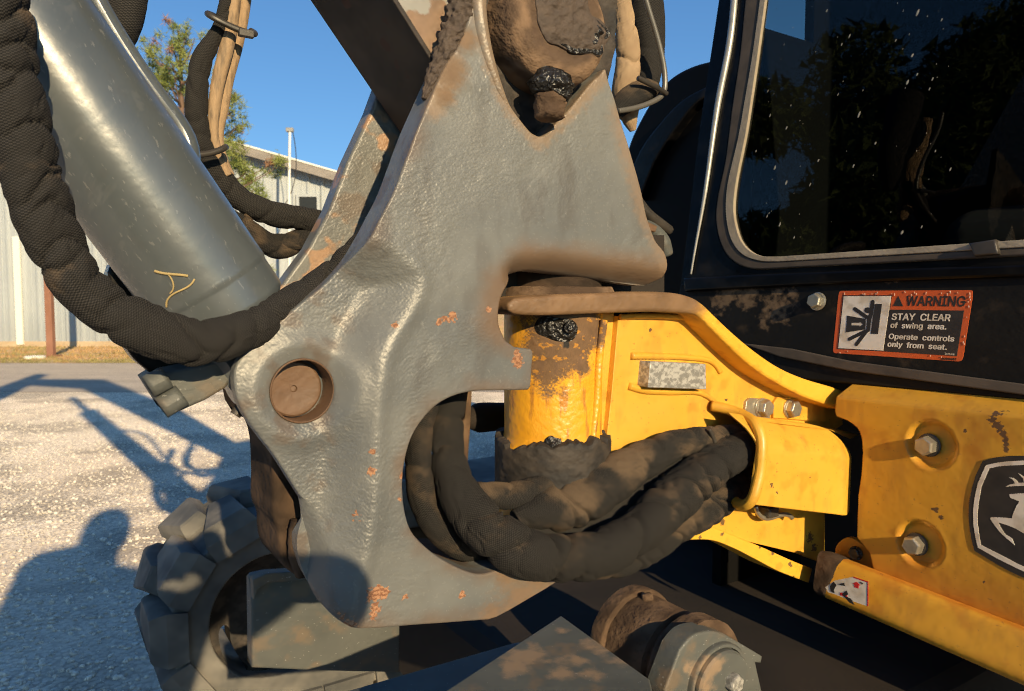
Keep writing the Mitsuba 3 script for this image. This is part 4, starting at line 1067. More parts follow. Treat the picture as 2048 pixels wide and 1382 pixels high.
add('excavator__wire_loop__zip_tie', tube([side(0.868).pt(*a) for a in ((1276, 156), (1300, 168), (1322, 180), (1334, 188))], [0.004] * 4, 10, 0.002), 'black_plastic')
add(P('hose_elbow'), tube([side(1.0).pt(*a) for a in ((1190, 340), (1245, 372), (1270, 396), (1292, 424), (1318, 446), (1340, 462))], [0.010, 0.010, 0.010, 0.010, 0.010, 0.009], 16, 0.004), 'black_plastic')
add(P('hose_bracket'), box(side(0.96), [(1290, 440), (1316, 452), (1312, 464), (1300, 462)], 0.02), 'bare_steel')
add(P('hose_fitting'), tube([side(1.0).pt(*a) for a in ((1240, 430), (1290, 452), (1312, 466), (1324, 485), (1334, 510))], [0.012, 0.012, 0.013, 0.016, 0.012], 20, 0.004), 'lower_paint')

# ---- cab
beta = math.radians(7)
CN, CV = F * math.cos(beta) + Z * math.sin(beta), Z * math.cos(beta) - F * math.sin(beta)


def cabf(w=0.0):
    return Frame(CN, R, CV, 0, C - 1.2 * F + 0.03 * Z + w * CN)


CB = cabf()
sil = [(1447, -70), (1438, 0), (1423, 100), (1406, 213), (1391, 326), (1376, 457), (1361, 574)]
so = curve2([(1499, -70), (1490, 0), (1479, 110), (1463, 219), (1450, 321), (1436, 387), (1431, 431), (1436, 471), (1447, 500), (1462, 519), (1486, 533), (1519, 538), (1600, 534), (1665, 531), (2048, 511), (2330, 496)])
sm = curve2([(1527, -70), (1519, 0), (1504, 110), (1488, 205), (1475, 278), (1455, 365), (1451, 420), (1457, 465), (1470, 494), (1488, 511), (1512, 520), (1545, 523), (1640, 518), (2048, 494), (2330, 478)])
si = curve2([(1538, -70), (1530, 0), (1515, 110), (1500, 212), (1490, 274), (1473, 358), (1467, 413), (1471, 450), (1482, 482), (1500, 502), (1520, 511), (1548, 513), (1629, 508), (2048, 479), (2330, 462)])
end = np.array([(2330, -70)])
frame_px = np.vstack([np.array(sil), np.array([(1480, 562), (2048, 536), (2400, 520), (2400, -90)])])
add(P('cab'), plate(CB, polygon(CB, frame_px).difference(polygon(CB, np.vstack([so, end]))), 0.06, fil=0.012, step=0.02), 'black_paint', 35, label='black cab front with a large rounded window')
CA = P('cab')
c1 = cabf(0.006)
add(CA + '__window_seal', plate(c1, polygon(c1, np.vstack([so, end])).difference(polygon(c1, np.vstack([sm, [(2600, 470), (2600, -300), (1560, -300)]]))), 0.010, fil=0.005, step=0.012), 'seal_dark', 40)
c2 = cabf(0.008)
add(CA + '__window_seal', plate(c2, polygon(c2, np.vstack([sm, end])).difference(polygon(c2, np.vstack([si, [(2600, 455), (2600, -300), (1570, -300)]]))), 0.011, fil=0.005, step=0.012), 'rubber_seal', 40, label='tan dusty inner window seal')
c3 = cabf(0.001)
gl = polygon(c3, np.vstack([si, end]))
m = trimesh.creation.triangulate_polygon(gl.buffer(0.004), engine='earcut')
add(CA + '__window_pane', trimesh.Trimesh(c3.world(m[0][:, 0], m[0][:, 1]), m[1], process=False), 'window_glass', False, label='dark dusty window glass')
# dried drops and dust on the glass
g9 = np.random.default_rng(12)
dm = []
b_ = gl.bounds
while len(dm) < 95:
    u, v = g9.uniform(b_[0], b_[0] + 0.62 * (b_[2] - b_[0])), g9.uniform(b_[1], b_[3])
    if gl.buffer(-0.02).contains(Point(u, v)):
        a = 0.0007 + 0.0032 * g9.random() ** 3.0
        s_ = trimesh.creation.icosphere(1, 1.0)
        t_ = g9.normal() * 0.3
        x_, y_ = s_.vertices[:, 0] * a * 0.55, s_.vertices[:, 1] * a * g9.uniform(0.8, 1.6)
        dm.append(trimesh.Trimesh(cabf(0.0013).world(u + x_ + y_ * 0.3, v + y_, s_.vertices[:, 2] * 0.0002), s_.faces, process=False))
mat('dried_drop', (0.26, 0.24, 0.20), 0.9)
add(CA + '__dried_drops', join(*dm), 'dried_drop', True, kind='stuff')
ridge_px = [(1466, -60), (1458, 100 - 55), (1451, 100), (1439, 175), (1424, 288), (1409, 393), (1397, 461), (1382, 548)]
add(CA + '__edge_highlight', tube([cabf(0.004).pt(*a) for a in [(1474, -70), (1467, 20), (1457, 100), (1440, 185), (1424, 288), (1409, 393), (1397, 461), (1382, 548)]], [0.0075, 0.0075, 0.0072, 0.007, 0.0055, 0.0042, 0.003, 0.002], 16, 0.01), 'worn_highlight', label='worn pale pillar edge, its highlight put into the grey')  # light grey tube drawn in place of the rounded corner highlight
low_px = [(1361, 568), (1480, 558), (2048, 532), (2400, 516), (2400, 852), (2048, 800), (1700, 768), (1340, 735), (1345, 640)]
cl = cabf(0.004)
add(CA + '__lower_panel', plate(cl, polygon(cl, low_px), 0.05, fil=0.004, step=0.04), 'cab_panel_paint', 30)
cr = cabf(0.014)
add(CA + '__sill', plate(cr, polygon(cr, [(1366, 556), (1480, 549), (1775, 537), (2048, 528), (2400, 512), (2400, 536), (2048, 553), (1775, 562), (1480, 577), (1368, 583)]), 0.03, fil=0.005, step=0.03), 'black_paint', 30)
cg = cabf(0.012)
add(CA + '__ledge', plate(cg, polygon(cg, [(1480, 686), (1580, 697), (1700, 722), (2048, 768), (2400, 815), (2400, 842), (2048, 790), (1700, 742), (1560, 714)]), 0.06, fil=0.006, step=0.03), 'seal_dark', 30)
add(CA + '__latch', plate(cabf(0.016), polygon(cabf(0.016), [(1936, 486), (1990, 478), (1996, 508), (1948, 512)]), 0.02, fil=0.003, step=0.01), 'black_plastic', 30)
hd, ws = hexbolt(cabf(0.005).pt(1636, 603), CN, 0.024, 0.012, 0.0165, 0.4)
add(CA + '__bolt', hd, 'zinc', 20)
add(CA + '__washer', ws, 'zinc', 30)
# the cab's body behind the front
o = CB.pt(1400, 300)
lw = lambda a, b, c: C - 1.2 * F + 0.03 * Z + a * R + b * CV + c * F
u0 = CB.uv([(1376, 457)])[0][0] + 0.02
AX = np.stack([R, F, Z])
sh = [slab(lw(u0 + 0.65, 0.7, -1.35), AX, (0.66, 0.02, 0.85)), slab(lw(u0 + 0.65, -0.16, -0.72), AX, (0.66, 0.62, 0.02)), slab(lw(u0 + 0.62, 1.52, -0.85), AX, (0.66, 0.62, 0.03)),
      slab(lw(u0 + 0.02, 0.0, -0.72), AX, (0.012, 0.6, 0.16)), slab(lw(u0 + 0.04, 0.75, -0.85), AX, (0.012, 0.60, 0.90)), slab(lw(u0 + 0.05, 0.03, -0.31), AX, (0.012, 0.16, 0.53)), slab(lw(u0 + 0.05, -0.36, -0.24), AX, (0.012, 0.15, 0.38)), slab(lw(u0 + 1.30, 0.7, -0.75), AX, (0.012, 0.62, 0.85))]
add(CA + '__body_shell', join(*sh), 'interior', False)
seat = m3.Manifold.batch_hull([m3.Manifold.sphere(0.07, 24).translate(tuple(lw(u0 + a, b, c))) for a, b, c in ((0.42, 0.15, -0.78), (0.88, 0.15, -0.78), (0.44, 0.62, -0.92), (0.86, 0.62, -0.92))])
seat = seat + m3.Manifold.batch_hull([m3.Manifold.sphere(0.07, 24).translate(tuple(lw(u0 + a, b, c))) for a, b, c in ((0.42, 0.08, -0.78), (0.88, 0.08, -0.78), (0.42, 0.08, -0.36), (0.88, 0.08, -0.36))])
add(CA + '__seat', trimesh.Trimesh(np.array(seat.to_mesh().vert_properties[:, :3]), np.array(seat.to_mesh().tri_verts)), 'seat_vinyl', 50)

# black curved cowl left of the cab
CW = front(1.55)
cow = np.vstack([curve2([(1470, 108), (1421, 121), (1391, 129), (1361, 142), (1334, 161), (1305, 196), (1276, 246), (1256, 292), (1244, 350), (1238, 440), (1240, 620)]), np.array([(1480, 640)])])
add(P('side_cowl'), plate(CW, polygon(CW, cow), 0.5, fil=0.05, step=0.02), 'cowl_paint', 40, label='glossy black curved cowl left of the cab')
c4 = front(1.52)
band = np.vstack([curve2([(1255, 390), (1262, 345), (1274, 312), (1295, 276), (1338, 224), (1372, 194), (1425, 166)]), curve2([(1425, 188), (1390, 210), (1349, 262), (1315, 314), (1296, 356), (1280, 400)])])
add(P('side_cowl') + '__moulding', plate(c4, polygon(c4, band), 0.05, fil=0.018, step=0.01), 'black_paint', 40)

# ---- warning decal on the cab
W = lambda q: [(1640 + x / 6.4, 560 + y / 6.4) for x, y in q]
d1, d2, d3, d4 = (cabf(0.004 + 0.0006 * i) for i in (1, 2, 3, 4))
add(P('warning_decal'), sticker(d1, polygon(d1, W([(250, 140), (1940, 128), (1955, 150), (1952, 220), (1832, 985), (1810, 1035), (1770, 1042), (180, 935), (165, 905), (235, 200)]), round_=0.004)), 'orange_print', False, label='orange, white and black warning decal about the swing area')
WD = P('warning_decal')
dd = lambda q, fr: Polygon(fr.uv(W(q)))
add(WD + '__black_field', sticker(d2, shapely.union_all([dd([(895, 380), (1842, 390), (1750, 974), (800, 912), (222, 882), (292, 195), (918, 195)], d2)])), 'black_print', False)
add(WD + '__white_field', sticker(d3, dd([(303, 207), (908, 205), (806, 903), (234, 872)], d3)), 'white_print', False)


def ln(a, b, wd, fr):
    q = fr.uv(W([a, b]))
    return LineString(q).buffer(wd / 2 / 6.4 * ((fr.pt(1800, 650) - C) @ FWD) / FPX)


pic = shapely.union_all([dd([(345, 455), (585, 497), (578, 632), (330, 670)], d4).difference(dd([(403, 546), (505, 547), (508, 530), (550, 566), (502, 598), (505, 580), (402, 580)], d4)), dd([(696, 306), (792, 306), (740, 690), (648, 688)], d4),
                         ln((672, 282), (652, 440), 56, d4), ln((632, 470), (612, 640), 56, d4), ln((652, 440), (630, 500), 52, d4), ln((445, 370), (600, 478), 50, d4), ln((604, 640), (466, 822), 50, d4), ln((590, 650), (376, 756), 48, d4), ln((602, 385), (612, 388), 76, d4)])
pic = pic.difference(ln((706, 285), (634, 690), 7, d4)).difference(dd([(588, 498), (596, 499), (590, 640), (580, 634)], d4))
add(WD + '__pictogram', sticker(d4, pic), 'black_print', False)


def text_px(text, a, b, cap, fr, bold=True):
    """Lettering whose baseline runs from a to b, its capitals reaching a + cap (all in the decal's own pixels)."""
    t = meshkit.text_mesh(text, 1.0, 0.02, bold)
    q = fr.uv(W([a, b, (a[0] + cap[0], a[1] + cap[1])]))
    v = t.vertices
    x0, x1 = v[:, 0].min(), v[:, 0].max()
    s = (v[:, 0] - x0) / (x1 - x0)
    uv = q[0] + s[:, None] * (q[1] - q[0]) + v[:, 1][:, None] * (q[2] - q[0])
    return trimesh.Trimesh(fr.world(uv[:, 0], uv[:, 1], (v[:, 2] - 0.02) * 0.02), t.faces, process=False)


tri_ = dd([(935, 332), (1062, 335), (1000, 203)], d2)
add(WD + '__lettering', join(text_px('WARNING', (1095, 326), (1852, 336), (17, -118), d2), sticker(d2, tri_), text_px('3090482', (1545, 1019), (1742, 1028), (4, -28), d2)), 'black_print', False)
add(WD + '__lettering', join(text_px('STAY  CLEAR', (912, 508), (1662, 525), (12, -80), d3), text_px('of  swing  area.', (897, 610), (1612, 632), (9, -66), d3), text_px('Operate  controls', (876, 752), (1712, 786), (9, -64), d3),
                             text_px('only  from  seat.', (860, 850), (1615, 892), (9, -64), d3), text_px('T183768', (1592, 954), (1715, 963), (3, -22), d3, False)), 'white_print', False)

gw = np.random.default_rng(3)
chips = []
for _ in range(34):
    if gw.random() < 0.5:
        x_, y_ = gw.uniform(280, 1900), gw.uniform(135, 185)
    elif gw.random() < 0.5:
        t_ = gw.random()
        x_, y_ = 250 + t_ * 1500, gw.uniform(885, 925) + t_ * 95
    else:
        t_ = gw.random()
        x_, y_ = 1930 - 110 * t_ + gw.uniform(-25, 8), 160 + 800 * t_
    chips.append(ln((x_, y_), (x_ + gw.normal() * 5, y_ + gw.uniform(4, 34)), gw.uniform(2, 5), d3))
add(WD + '__scratches', sticker(d3, shapely.union_all(chips)), 'white_print', False, kind='stuff')
RD = front(1.0835)
rdl = lambda q: [(1300 + x / 2.738, 900 + y / 2.738) for x, y in q]
# ---- lower machine: pivot boss, arm plate, frame plates
PV = side(0.708)
pv_c = PV.pt(1438, 1368)
add(P('pivot_boss'), lathe([(-0.20, 0.05), (-0.20, 0.076), (-0.196, 0.081), (-0.172, 0.082), (-0.168, 0.080), (-0.166, 0.075), (-0.085, 0.074), (-0.082, 0.066), (-0.068, 0.066), (-0.066, 0.080), (-0.06, 0.082), (-0.03, 0.082), (-0.028, 0.05)], pv_c, R, 64, bump=0.004), 'caked_dirt', 40, label='brown dirty pivot boss below the hoses')
PB = P('pivot_boss')
add(PB + '__end_ring', lathe([(-0.035, 0.05), (-0.035, 0.060), (0.000, 0.060), (0.003, 0.058), (0.003, 0.054), (-0.01, 0.053), (-0.01, 0.02)], pv_c, R, 64), 'lower_paint', 35)
add(PB + '__end_cap', lathe([(-0.02, 0.02), (-0.02, 0.052), (0.008, 0.052), (0.012, 0.049), (0.012, 0.0005)], pv_c, R, 48), 'lower_paint', 35)
hd, _ = hexbolt(pv_c + 0.011 * R + 0.006 * Z - 0.012 * F, R, 0.024, 0.014, None, 0.3)
add(PB + '__bolt', hd, 'galvanised', 20)
add(PB + '__stub', tube([pv_c - 0.15 * R + 0.066 * Z, pv_c - 0.15 * R + 0.082 * Z], [0.011, 0.009], 20, 0.004), 'caked_dirt')
AP = side(0.713)
add(PB + '__arm_plate', plate(AP, polygon(AP, curve2([(1360, 1300), (1385, 1272), (1420, 1262), (1450, 1268)], 8).tolist() + [(1526, 1313), (1523, 1327), (1512, 1326), (1538, 1440), (1340, 1440), (1330, 1380)]), 0.035, fil=0.004, step=0.02), 'lower_paint', 30, label='grey teardrop plate round the pivot end')
LP = level(0.52)
add(P('step_plate'), plate(LP, polygon(LP, [(1122, 1230), (1300, 1358), (1318, 1440), (800, 1440)]), 0.05, fil=0.003, step=0.02), 'lower_paint', 30, label='grey dirt-splashed plate at the bottom edge')
LQ = level(0.45)
add(P('lower_beam'), plate(LQ, polygon(LQ, [(1100, 1275), (1027, 1285), (680, 1385), (520, 1450), (900, 1450)]), 0.06, fil=0.003, step=0.03), 'lower_paint', 30)
L42 = level(0.22)
pl_ = polygon(L42, [(1120, 1060), (1200, 1180), (1300, 1300), (1500, 1420), (2300, 1420), (2300, 1040)])
add(P('turntable_deck'), plate(L42, pl_, 0.05, fil=0.003, step=0.02, h=lambda u, v: 0.012 * (meshkit.fbm(np.stack([u * 14, v * 14, 0 * u], -1), 4, 2) - 0.5)), 'dark_dirt', 40, label='dark muddy frame deck strewn with pebbles')
mach = lambda f, lat, z: C + f * F - lat * R + (z - 1) * Z
AM = np.stack([F, R, Z])
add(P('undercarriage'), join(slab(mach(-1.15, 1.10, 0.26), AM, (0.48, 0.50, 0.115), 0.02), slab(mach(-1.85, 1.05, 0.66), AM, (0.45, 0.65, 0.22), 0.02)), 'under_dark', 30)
# counterweight and engine house behind the cab (mostly out of sight, they throw the machine's shadow)
GP = side(1.22)
add(P('track_guard'), plate(GP, polygon(GP, [(502, 1164), (508, 1156), (535, 1150), (640, 1143), (800, 1140), (800, 1346), (640, 1342), (504, 1336)]), 0.03, fil=0.004, step=0.02, h=lambda u, v: -0.012 * sstep(0.030, 0.0, GP.uv([(600, 1146)])[0][1] - v) * 1.0 + 0.0015 * (meshkit.fbm(np.stack([u * 20, v * 20, 0 * u], -1), 3, 2) - 0.5)), 'lower_paint', 30, label='grey-green guard plate beside the track')

GL = side(1.205)
add(P('track_guard') + '__lip', plate(GL, polygon(GL, [(506, 1160), (534, 1147), (650, 1139), (800, 1138), (800, 1156), (650, 1158), (538, 1166), (516, 1178), (508, 1200)]), 0.02, fil=0.004, step=0.02), 'lower_paint', 30)
# ---- tracks
r_out, r_in, wid, lug_pitch = 0.228, 0.145, 0.30, 0.132
_tf = side(1.70)
cu, cv = _tf.uv([(326, 1292)])[0][0] + r_out + 0.012, 0.272 - 1.0


def stadium(r, n=48, back=1.6):
    th = np.linspace(np.pi / 2, 3 * np.pi / 2, n)
    return np.vstack([np.stack([cu + r * np.cos(th), cv + r * np.sin(th)], 1), np.stack([cu + back - r * np.cos(th), cv - r * np.sin(th)], 1)])


def along_track(q, rad):
    """A point q metres along the track from the front end's top, at the distance rad from its core."""
    hc = np.pi * r_out
    if q < 0:
        return np.array([cu - q, cv + rad])
    if q > hc:
        return np.array([cu + q - hc, cv - rad])
    a = np.pi / 2 + q / r_out
    return np.array([cu + rad * np.cos(a), cv + rad * np.sin(a)])


def track(TR, q0, q1, label):
    TK = add(P('track'), plate(TR, Polygon(stadium(r_out), [stadium(r_in)[::-1]]), wid, fil=0.006, step=0.03), 'track_rubber', 35, label=label)
    for row in (0, 1):
        w0, w1 = (0.004, -0.165) if row == 0 else (-0.135, -wid - 0.004)
        for s in np.arange(q0, q1, lug_pitch) + (0.5 * lug_pitch if row else 0):
            V = []
            for hh, half, ins in ((-0.03, 0.064, -0.008), (0.012, 0.058, -0.004), (0.036, 0.044, 0.010), (0.040, 0.038, 0.016)):
                for dq in (-half, half):
                    for ww, nar in ((w0, 1.0 if row == 0 else 0.55), (w1, 0.55 if row == 0 else 1.0)):
                        q2 = along_track(s + dq * nar + (0.018 if (row == 0) == (ww == w0) else 0.0), r_out + hh)
                        V.append(TR.world(q2[0], q2[1], ww + (-ins if ww == w0 else ins)))
            lm = trimesh.convex.convex_hull(np.array(V))
            add(TK + '__lug', lm, 'track_rubber', 22)
    return TK


TR = _tf
TK = track(TR, -0.45, 1.35, 'chunky grey rubber track curving round its front end')
track(side(-0.26), -1.5, 0.3, 'second rubber track, on the near side below the view')
idl = TR.world(cu, cv, -0.12)
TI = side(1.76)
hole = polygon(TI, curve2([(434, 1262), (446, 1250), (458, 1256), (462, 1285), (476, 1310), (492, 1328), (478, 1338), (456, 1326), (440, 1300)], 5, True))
add(TK + '__idler', plate(TI, Point(cu, cv).buffer(r_in + 0.004, 32).difference(hole), 0.06, fil=0.004, step=0.02, h=lambda u, v: 0.02 * sstep(0.10, 0.13, np.hypot(u - cu, v - cv))), 'mud_and_shade', 35, label='muddy idler disc inside the track, darkened for the shade there')  # dark disc; the shade inside the track is put into its colour
add(TK + '__frame', join(slab(TR.world(cu + 0.85, cv, -0.13), np.stack([-F, R, Z]), (0.72, 0.06, 0.11), 0.02), slab(TR.world(cu + 0.17, cv - 0.01, -0.03), np.stack([-F, R, Z]), (0.06, 0.02, 0.06), 0.01)), 'caked_dirt', 30)
# ------------------------------------------------------------------ the yard
def gravel_base(p, n, uv):
    d1_, d2_, r1 = voronoi(p.x * 58, p.y * 58)
    a_, b_, r2 = voronoi(p.x * 125 + 3.3, p.y * 125)
    big = fbm(p.x * 0.9, p.y * 0.9, 0.0, 4)
    c = mix((0.46, 0.40, 0.325), (0.86, 0.78, 0.66), 0.55 * r1 + 0.45 * r2)
    c = mix(c, (0.21, 0.175, 0.14), 0.7 * smoothstep(0.35, 0.62, d1_))
    c = mix(c, (0.52, 0.44, 0.35), 0.6 * smoothstep(0.35, 0.7, big))
    return c * (0.72 + 0.5 * smoothstep(0.3, 0.7, fbm(p.x * 2.6, p.y * 2.6, 4.0, 4)))


def gravel_h(p, n, uv):
    d1_, d2_, r1 = voronoi(p.x * 58, p.y * 58)
    a_, b_, r2 = voronoi(p.x * 125 + 3.3, p.y * 125)
    return (1 - d1_) * (0.4 + 0.6 * r1) + 0.5 * (1 - a_) * r2


mat('gravel_ground', gravel_base, 0.95, bump=gravel_h, bscale=0.009, eps=0.003, spec=0.2)


def sheet(x0, y0, x1, y1, z):
    return trimesh.Trimesh([[x0, y0, z], [x1, y0, z], [x1, y1, z], [x0, y1, z]], [[0, 1, 2], [0, 2, 3]], process=False)


add('ground', sheet(-120, -60, 120, 140, 0), 'gravel_ground', False, kind='structure')
mat('road_asphalt', lambda p, n, uv: mix((0.24, 0.21, 0.175), (0.33, 0.29, 0.245), fbm(p.x * 1.5, p.y * 6, 0.0, 4)) * (0.85 + 0.3 * noise(p.x * 60, p.y * 60)), 0.95)
add('road', sheet(-120, 8.0, 120, 11.7, 0.004), 'road_asphalt', False, kind='structure')
mat('verge_soil', lambda p, n, uv: mix(mix((0.36, 0.22, 0.11), (0.24, 0.19, 0.075), smoothstep(0.4, 0.65, fbm(p.x * 1.1, p.y * 2, 0.0, 4))), (0.34, 0.26, 0.17), smoothstep(0.55, 0.75, fbm(p.x * 7, p.y * 7, 2.0, 3))), 1.0)
add('verge', sheet(-120, 11.7, 120, 60, 0.008), 'verge_soil', False, kind='structure')
# dry grass on the verge
gr = np.random.default_rng(31)
n = 9000
gx, gy = gr.uniform(-14, -2, n), 11.75 + gr.random(n) ** 1.3 * 4.0
gh, ga = gr.uniform(0.02, 0.07, n), gr.uniform(0, 6.28, n)
b = np.stack([gx, gy, np.full(n, 0.006)], 1)
dx = np.stack([np.cos(ga), np.sin(ga), 0 * ga], 1) * 0.012
tip = b + np.stack([gr.normal(0, 0.04, n), gr.normal(0, 0.04, n), gh], 1)
V = np.stack([b - dx, b + dx, tip], 1).reshape(-1, 3)
mat('dry_grass', lambda p, n, uv: mix((0.42, 0.27, 0.12), (0.26, 0.22, 0.08), smoothstep(0.4, 0.6, fbm(p.x * 1.1, p.y * 2, 0.0, 3))), 0.9)
add('dry_grass', trimesh.Trimesh(V, np.arange(3 * n).reshape(-1, 3), process=False), 'dry_grass', False, kind='stuff', label='short dry grass along the foot of the metal building', category='grass')

# loose stones near the machine
base = trimesh.creation.icosahedron()
stones_v, stones_f = [], []
n = 52000
sx = gr.uniform(-4.6, 1.2, n)
sy = 1.5 + 5.8 * gr.random(n) ** 1.7
keep = (sx / sy > -0.76) & (sx / sy < 0.15)
sx, sy = sx[keep], sy[keep]
n = len(sx)
size = 0.003 + 0.0080 * gr.random(n) ** 2.6
big = gr.random(n) < 0.006
size[big] *= 1.9
bv = np.asarray(base.vertices)
dirs = gr.normal(size=(n, 3, 3))
qs = np.linalg.qr(dirs)[0]
sc = size[:, None] * gr.uniform(0.6, 1.25, (n, 3))
V = np.einsum('nij,kj->nki', qs, bv) * 1.0
V = V * (1 + gr.uniform(-0.22, 0.22, (n, len(bv), 1))) * sc[:, None] * np.array([1.0, 1.0, 0.7])
V = V + np.stack([sx, sy, size * 0.28], 1)[:, None]
Fc = (np.asarray(base.faces)[None] + (np.arange(n) * len(bv))[:, None, None]).reshape(-1, 3)
mat('stone', lambda p, n, uv: mix((0.38, 0.335, 0.275), (0.86, 0.79, 0.69), cell_rand(p.x * 55, p.y * 55, 3.0) * 0.6 + 0.4 * noise(p.x * 160, p.y * 160, p.z * 160)), 0.9, spec=0.3)
add('gravel', trimesh.Trimesh(V.reshape(-1, 3), Fc, process=False), 'stone', False, kind='stuff', label='loose pale gravel stones lying on the yard', category='gravel')

# pebbles lying on the frame deck
pb = []
g5 = np.random.default_rng(5)
x0, y0, x1, y1 = pl_.bounds
while len(pb) < 150:
    u, v = g5.uniform(x0, x1), g5.uniform(y0, y1)
    if pl_.contains(Point(u, v)):
        s_ = trimesh.creation.icosphere(1, 1.0)
        s_.vertices *= (0.003 + 0.0095 * g5.random() ** 3) * g5.uniform(0.6, 1.3, 3)
        s_.vertices += [u, v, 0.226]
        pb.append(s_)
add('pebbles', join(*pb), 'stone', 40, kind='stuff', label='small pale pebbles scattered on the muddy machine deck', category='pebbles')

# ---- the metal building across the road
BD = 15.9
BW = Frame(np.array([0, -1.0, 0]), np.array([1.0, 0, 0]), Z, 0, np.array([0, BD, 1.0]))
pk = BW.uv([(322, 252)])[0]
ev = BW.uv([(660, 349)])[0]
slope = (pk[1] - ev[1]) / (ev[0] - pk[0])
roof_z = lambda x: 1 + pk[1] - slope * np.abs(x - pk[0])
labels['metal_building'] = {'label': 'grey corrugated metal building with a gable roof across the road', 'category': 'building'}
mat('wall_metal', lambda p, n, uv: mix((0.30, 0.335, 0.36), (0.41, 0.44, 0.45), fbm(p.x * 1.2, p.z * 0.5, 1.0, 3)) * (0.9 + 0.1 * smoothstep(0.2, 0.9, p.z)), 0.55, metal=0.1)
mat('fascia', lambda p, n, uv: mix((0.19, 0.17, 0.15), (0.28, 0.255, 0.23), fbm(p.x * 3, p.z * 9, 0.0, 3)), 0.7)
mat('wall_white', (0.74, 0.71, 0.62), 0.5)
mat('roof_metal', (0.52, 0.52, 0.50), 0.5)
mat('footing', lambda p, n, uv: mix((0.36, 0.27, 0.17), (0.5, 0.4, 0.27), fbm(p.x * 3, p.z * 5, 0.0, 3)), 0.9)
px0, pw, rib = -14.2, 0.92, 0.31
for i in range(14):
    xa = px0 + i * pw
    xs, ys = [], []
    for k in range(3):
        q0 = xa + k * rib
        for dx_, dy_ in ((0.0, 0.0), (0.035, -0.035), (0.075, -0.035), (0.11, 0.0), (0.20, 0.0), (0.21, -0.010), (0.225, -0.010), (0.235, 0.0)):
            xs.append(q0 + dx_)
            ys.append(dy_)
    xs.append(xa + pw - 0.004)
    ys.append(0.0)
    xs, ys = np.array(xs), BD + np.array(ys) - (0.003 if i % 2 else 0)
    zt = roof_z(xs) - 0.06
    m_ = len(xs)
    V = np.vstack([np.stack([xs, ys, np.full(m_, 0.10)], 1), np.stack([xs, ys, zt], 1)])
    a = np.arange(m_ - 1)
    add('metal_building__wall_panel', trimesh.Trimesh(V, np.vstack([np.stack([a, a + 1, a + m_ + 1], 1), np.stack([a, a + m_ + 1, a + m_], 1)]), process=False), 'wall_metal', False)
hw = pk[0] - px0
for sgn in (-1, 1):
    x_a, x_b = pk[0], pk[0] + sgn * (hw + 0.3)
    c = np.array([(x_a + x_b) / 2, BD + 6 - 0.12, roof_z((x_a + x_b) / 2) + 0.03])
    d_ = np.array([x_b - x_a, 0, roof_z(x_b) - roof_z(x_a)])
    L_ = np.linalg.norm(d_)
    d_ = d_ / L_
    ax_ = np.stack([d_, [0, 1.0, 0], np.cross(d_, [0, 1.0, 0])])
    add('metal_building__roof', slab(c, ax_, (L_ / 2, 6.2, 0.05)), 'roof_metal', False)
    add('metal_building__roof_trim', slab(c + np.array([0, -6.23, 0.035]), ax_, (L_ / 2, 0.03, 0.018)), 'wall_white', False)
    add('metal_building__fascia', slab(c + np.array([0, -6.22, -0.075]), ax_, (L_ / 2, 0.02, 0.085)), 'fascia', False)
add('metal_building__footing', slab((pk[0], BD + 0.05, 0.05), np.eye(3), (hw, 0.1, 0.07)), 'footing', False)
add('metal_building__body', slab((pk[0], BD + 6.1, (roof_z(px0) - 0.3) / 2), np.eye(3), (hw - 0.05, 6.0, (roof_z(px0) - 0.3) / 2)), 'wall_metal', False)
wz = BW.uv([(602, 396), (634, 420)])
wx, wc = (wz[0][0] + wz[1][0]) / 2, 1 + (wz[0][1] + wz[1][1]) / 2
wk = add('metal_building__window', join(slab((wx, BD - 0.06, wc + 0.17), np.eye(3), (0.25, 0.03, 0.03)), slab((wx, BD - 0.06, wc - 0.17), np.eye(3), (0.25, 0.03, 0.03)), slab((wx - 0.22, BD - 0.06, wc), np.eye(3), (0.03, 0.03, 0.14)), slab((wx + 0.22, BD - 0.06, wc), np.eye(3), (0.03, 0.03, 0.14))), 'wall_metal', False)
mat('pane_dark', (0.03, 0.035, 0.04), 0.15)
add(wk + '__pane', slab((wx, BD - 0.05, wc), np.eye(3), (0.19, 0.01, 0.14)), 'pane_dark', False)
tx = BW.uv([(42, 600)])[0][0]
add('metal_building__corner_trim', slab((tx, BD - 0.075, 1.2), np.eye(3), (0.07, 0.03, 1.15), 0.006), 'wall_white', False)

# post, mast, plate on the verge
PO = Frame(np.array([0, -1.0, 0]), np.array([1.0, 0, 0]), Z, 0, np.array([0, 13.0, 1.0]))
mat('rusty_post', lambda p, n, uv: mix((0.20, 0.085, 0.05), (0.30, 0.15, 0.10), fbm(p.x * 9, p.y * 9, p.z * 3, 3)), 0.8)
xq = PO.uv([(100, 640)])[0][0]
add('steel_post', join(slab((xq, 13.0, 1.15), np.eye(3), (0.058, 0.05, 1.15), 0.006), slab((xq, 13.0, 0.02), np.eye(3), (0.13, 0.11, 0.015))), 'rusty_post', 25, label='rusty brown steel post standing on the verge before the metal building', category='post')
PO2 = Frame(np.array([0, -1.0, 0]), np.array([1.0, 0, 0]), Z, 0, np.array([0, 14.2, 1.0]))
mx = PO2.uv([(577, 400)])[0][0]
mtop = 1 + PO2.uv([(584, 262)])[0][1]
mat('mast_white', (0.70, 0.69, 0.64), 0.5)
add('mast', join(tube([np.array([mx, 14.2, 0]), np.array([mx, 14.2, 2.2]), np.array([mx + 0.05, 14.2, mtop])], [0.032, 0.03, 0.024], 12, 0.2)), 'mast_white', 40, label='thin white mast with a small cap rising against the sky', category='mast')
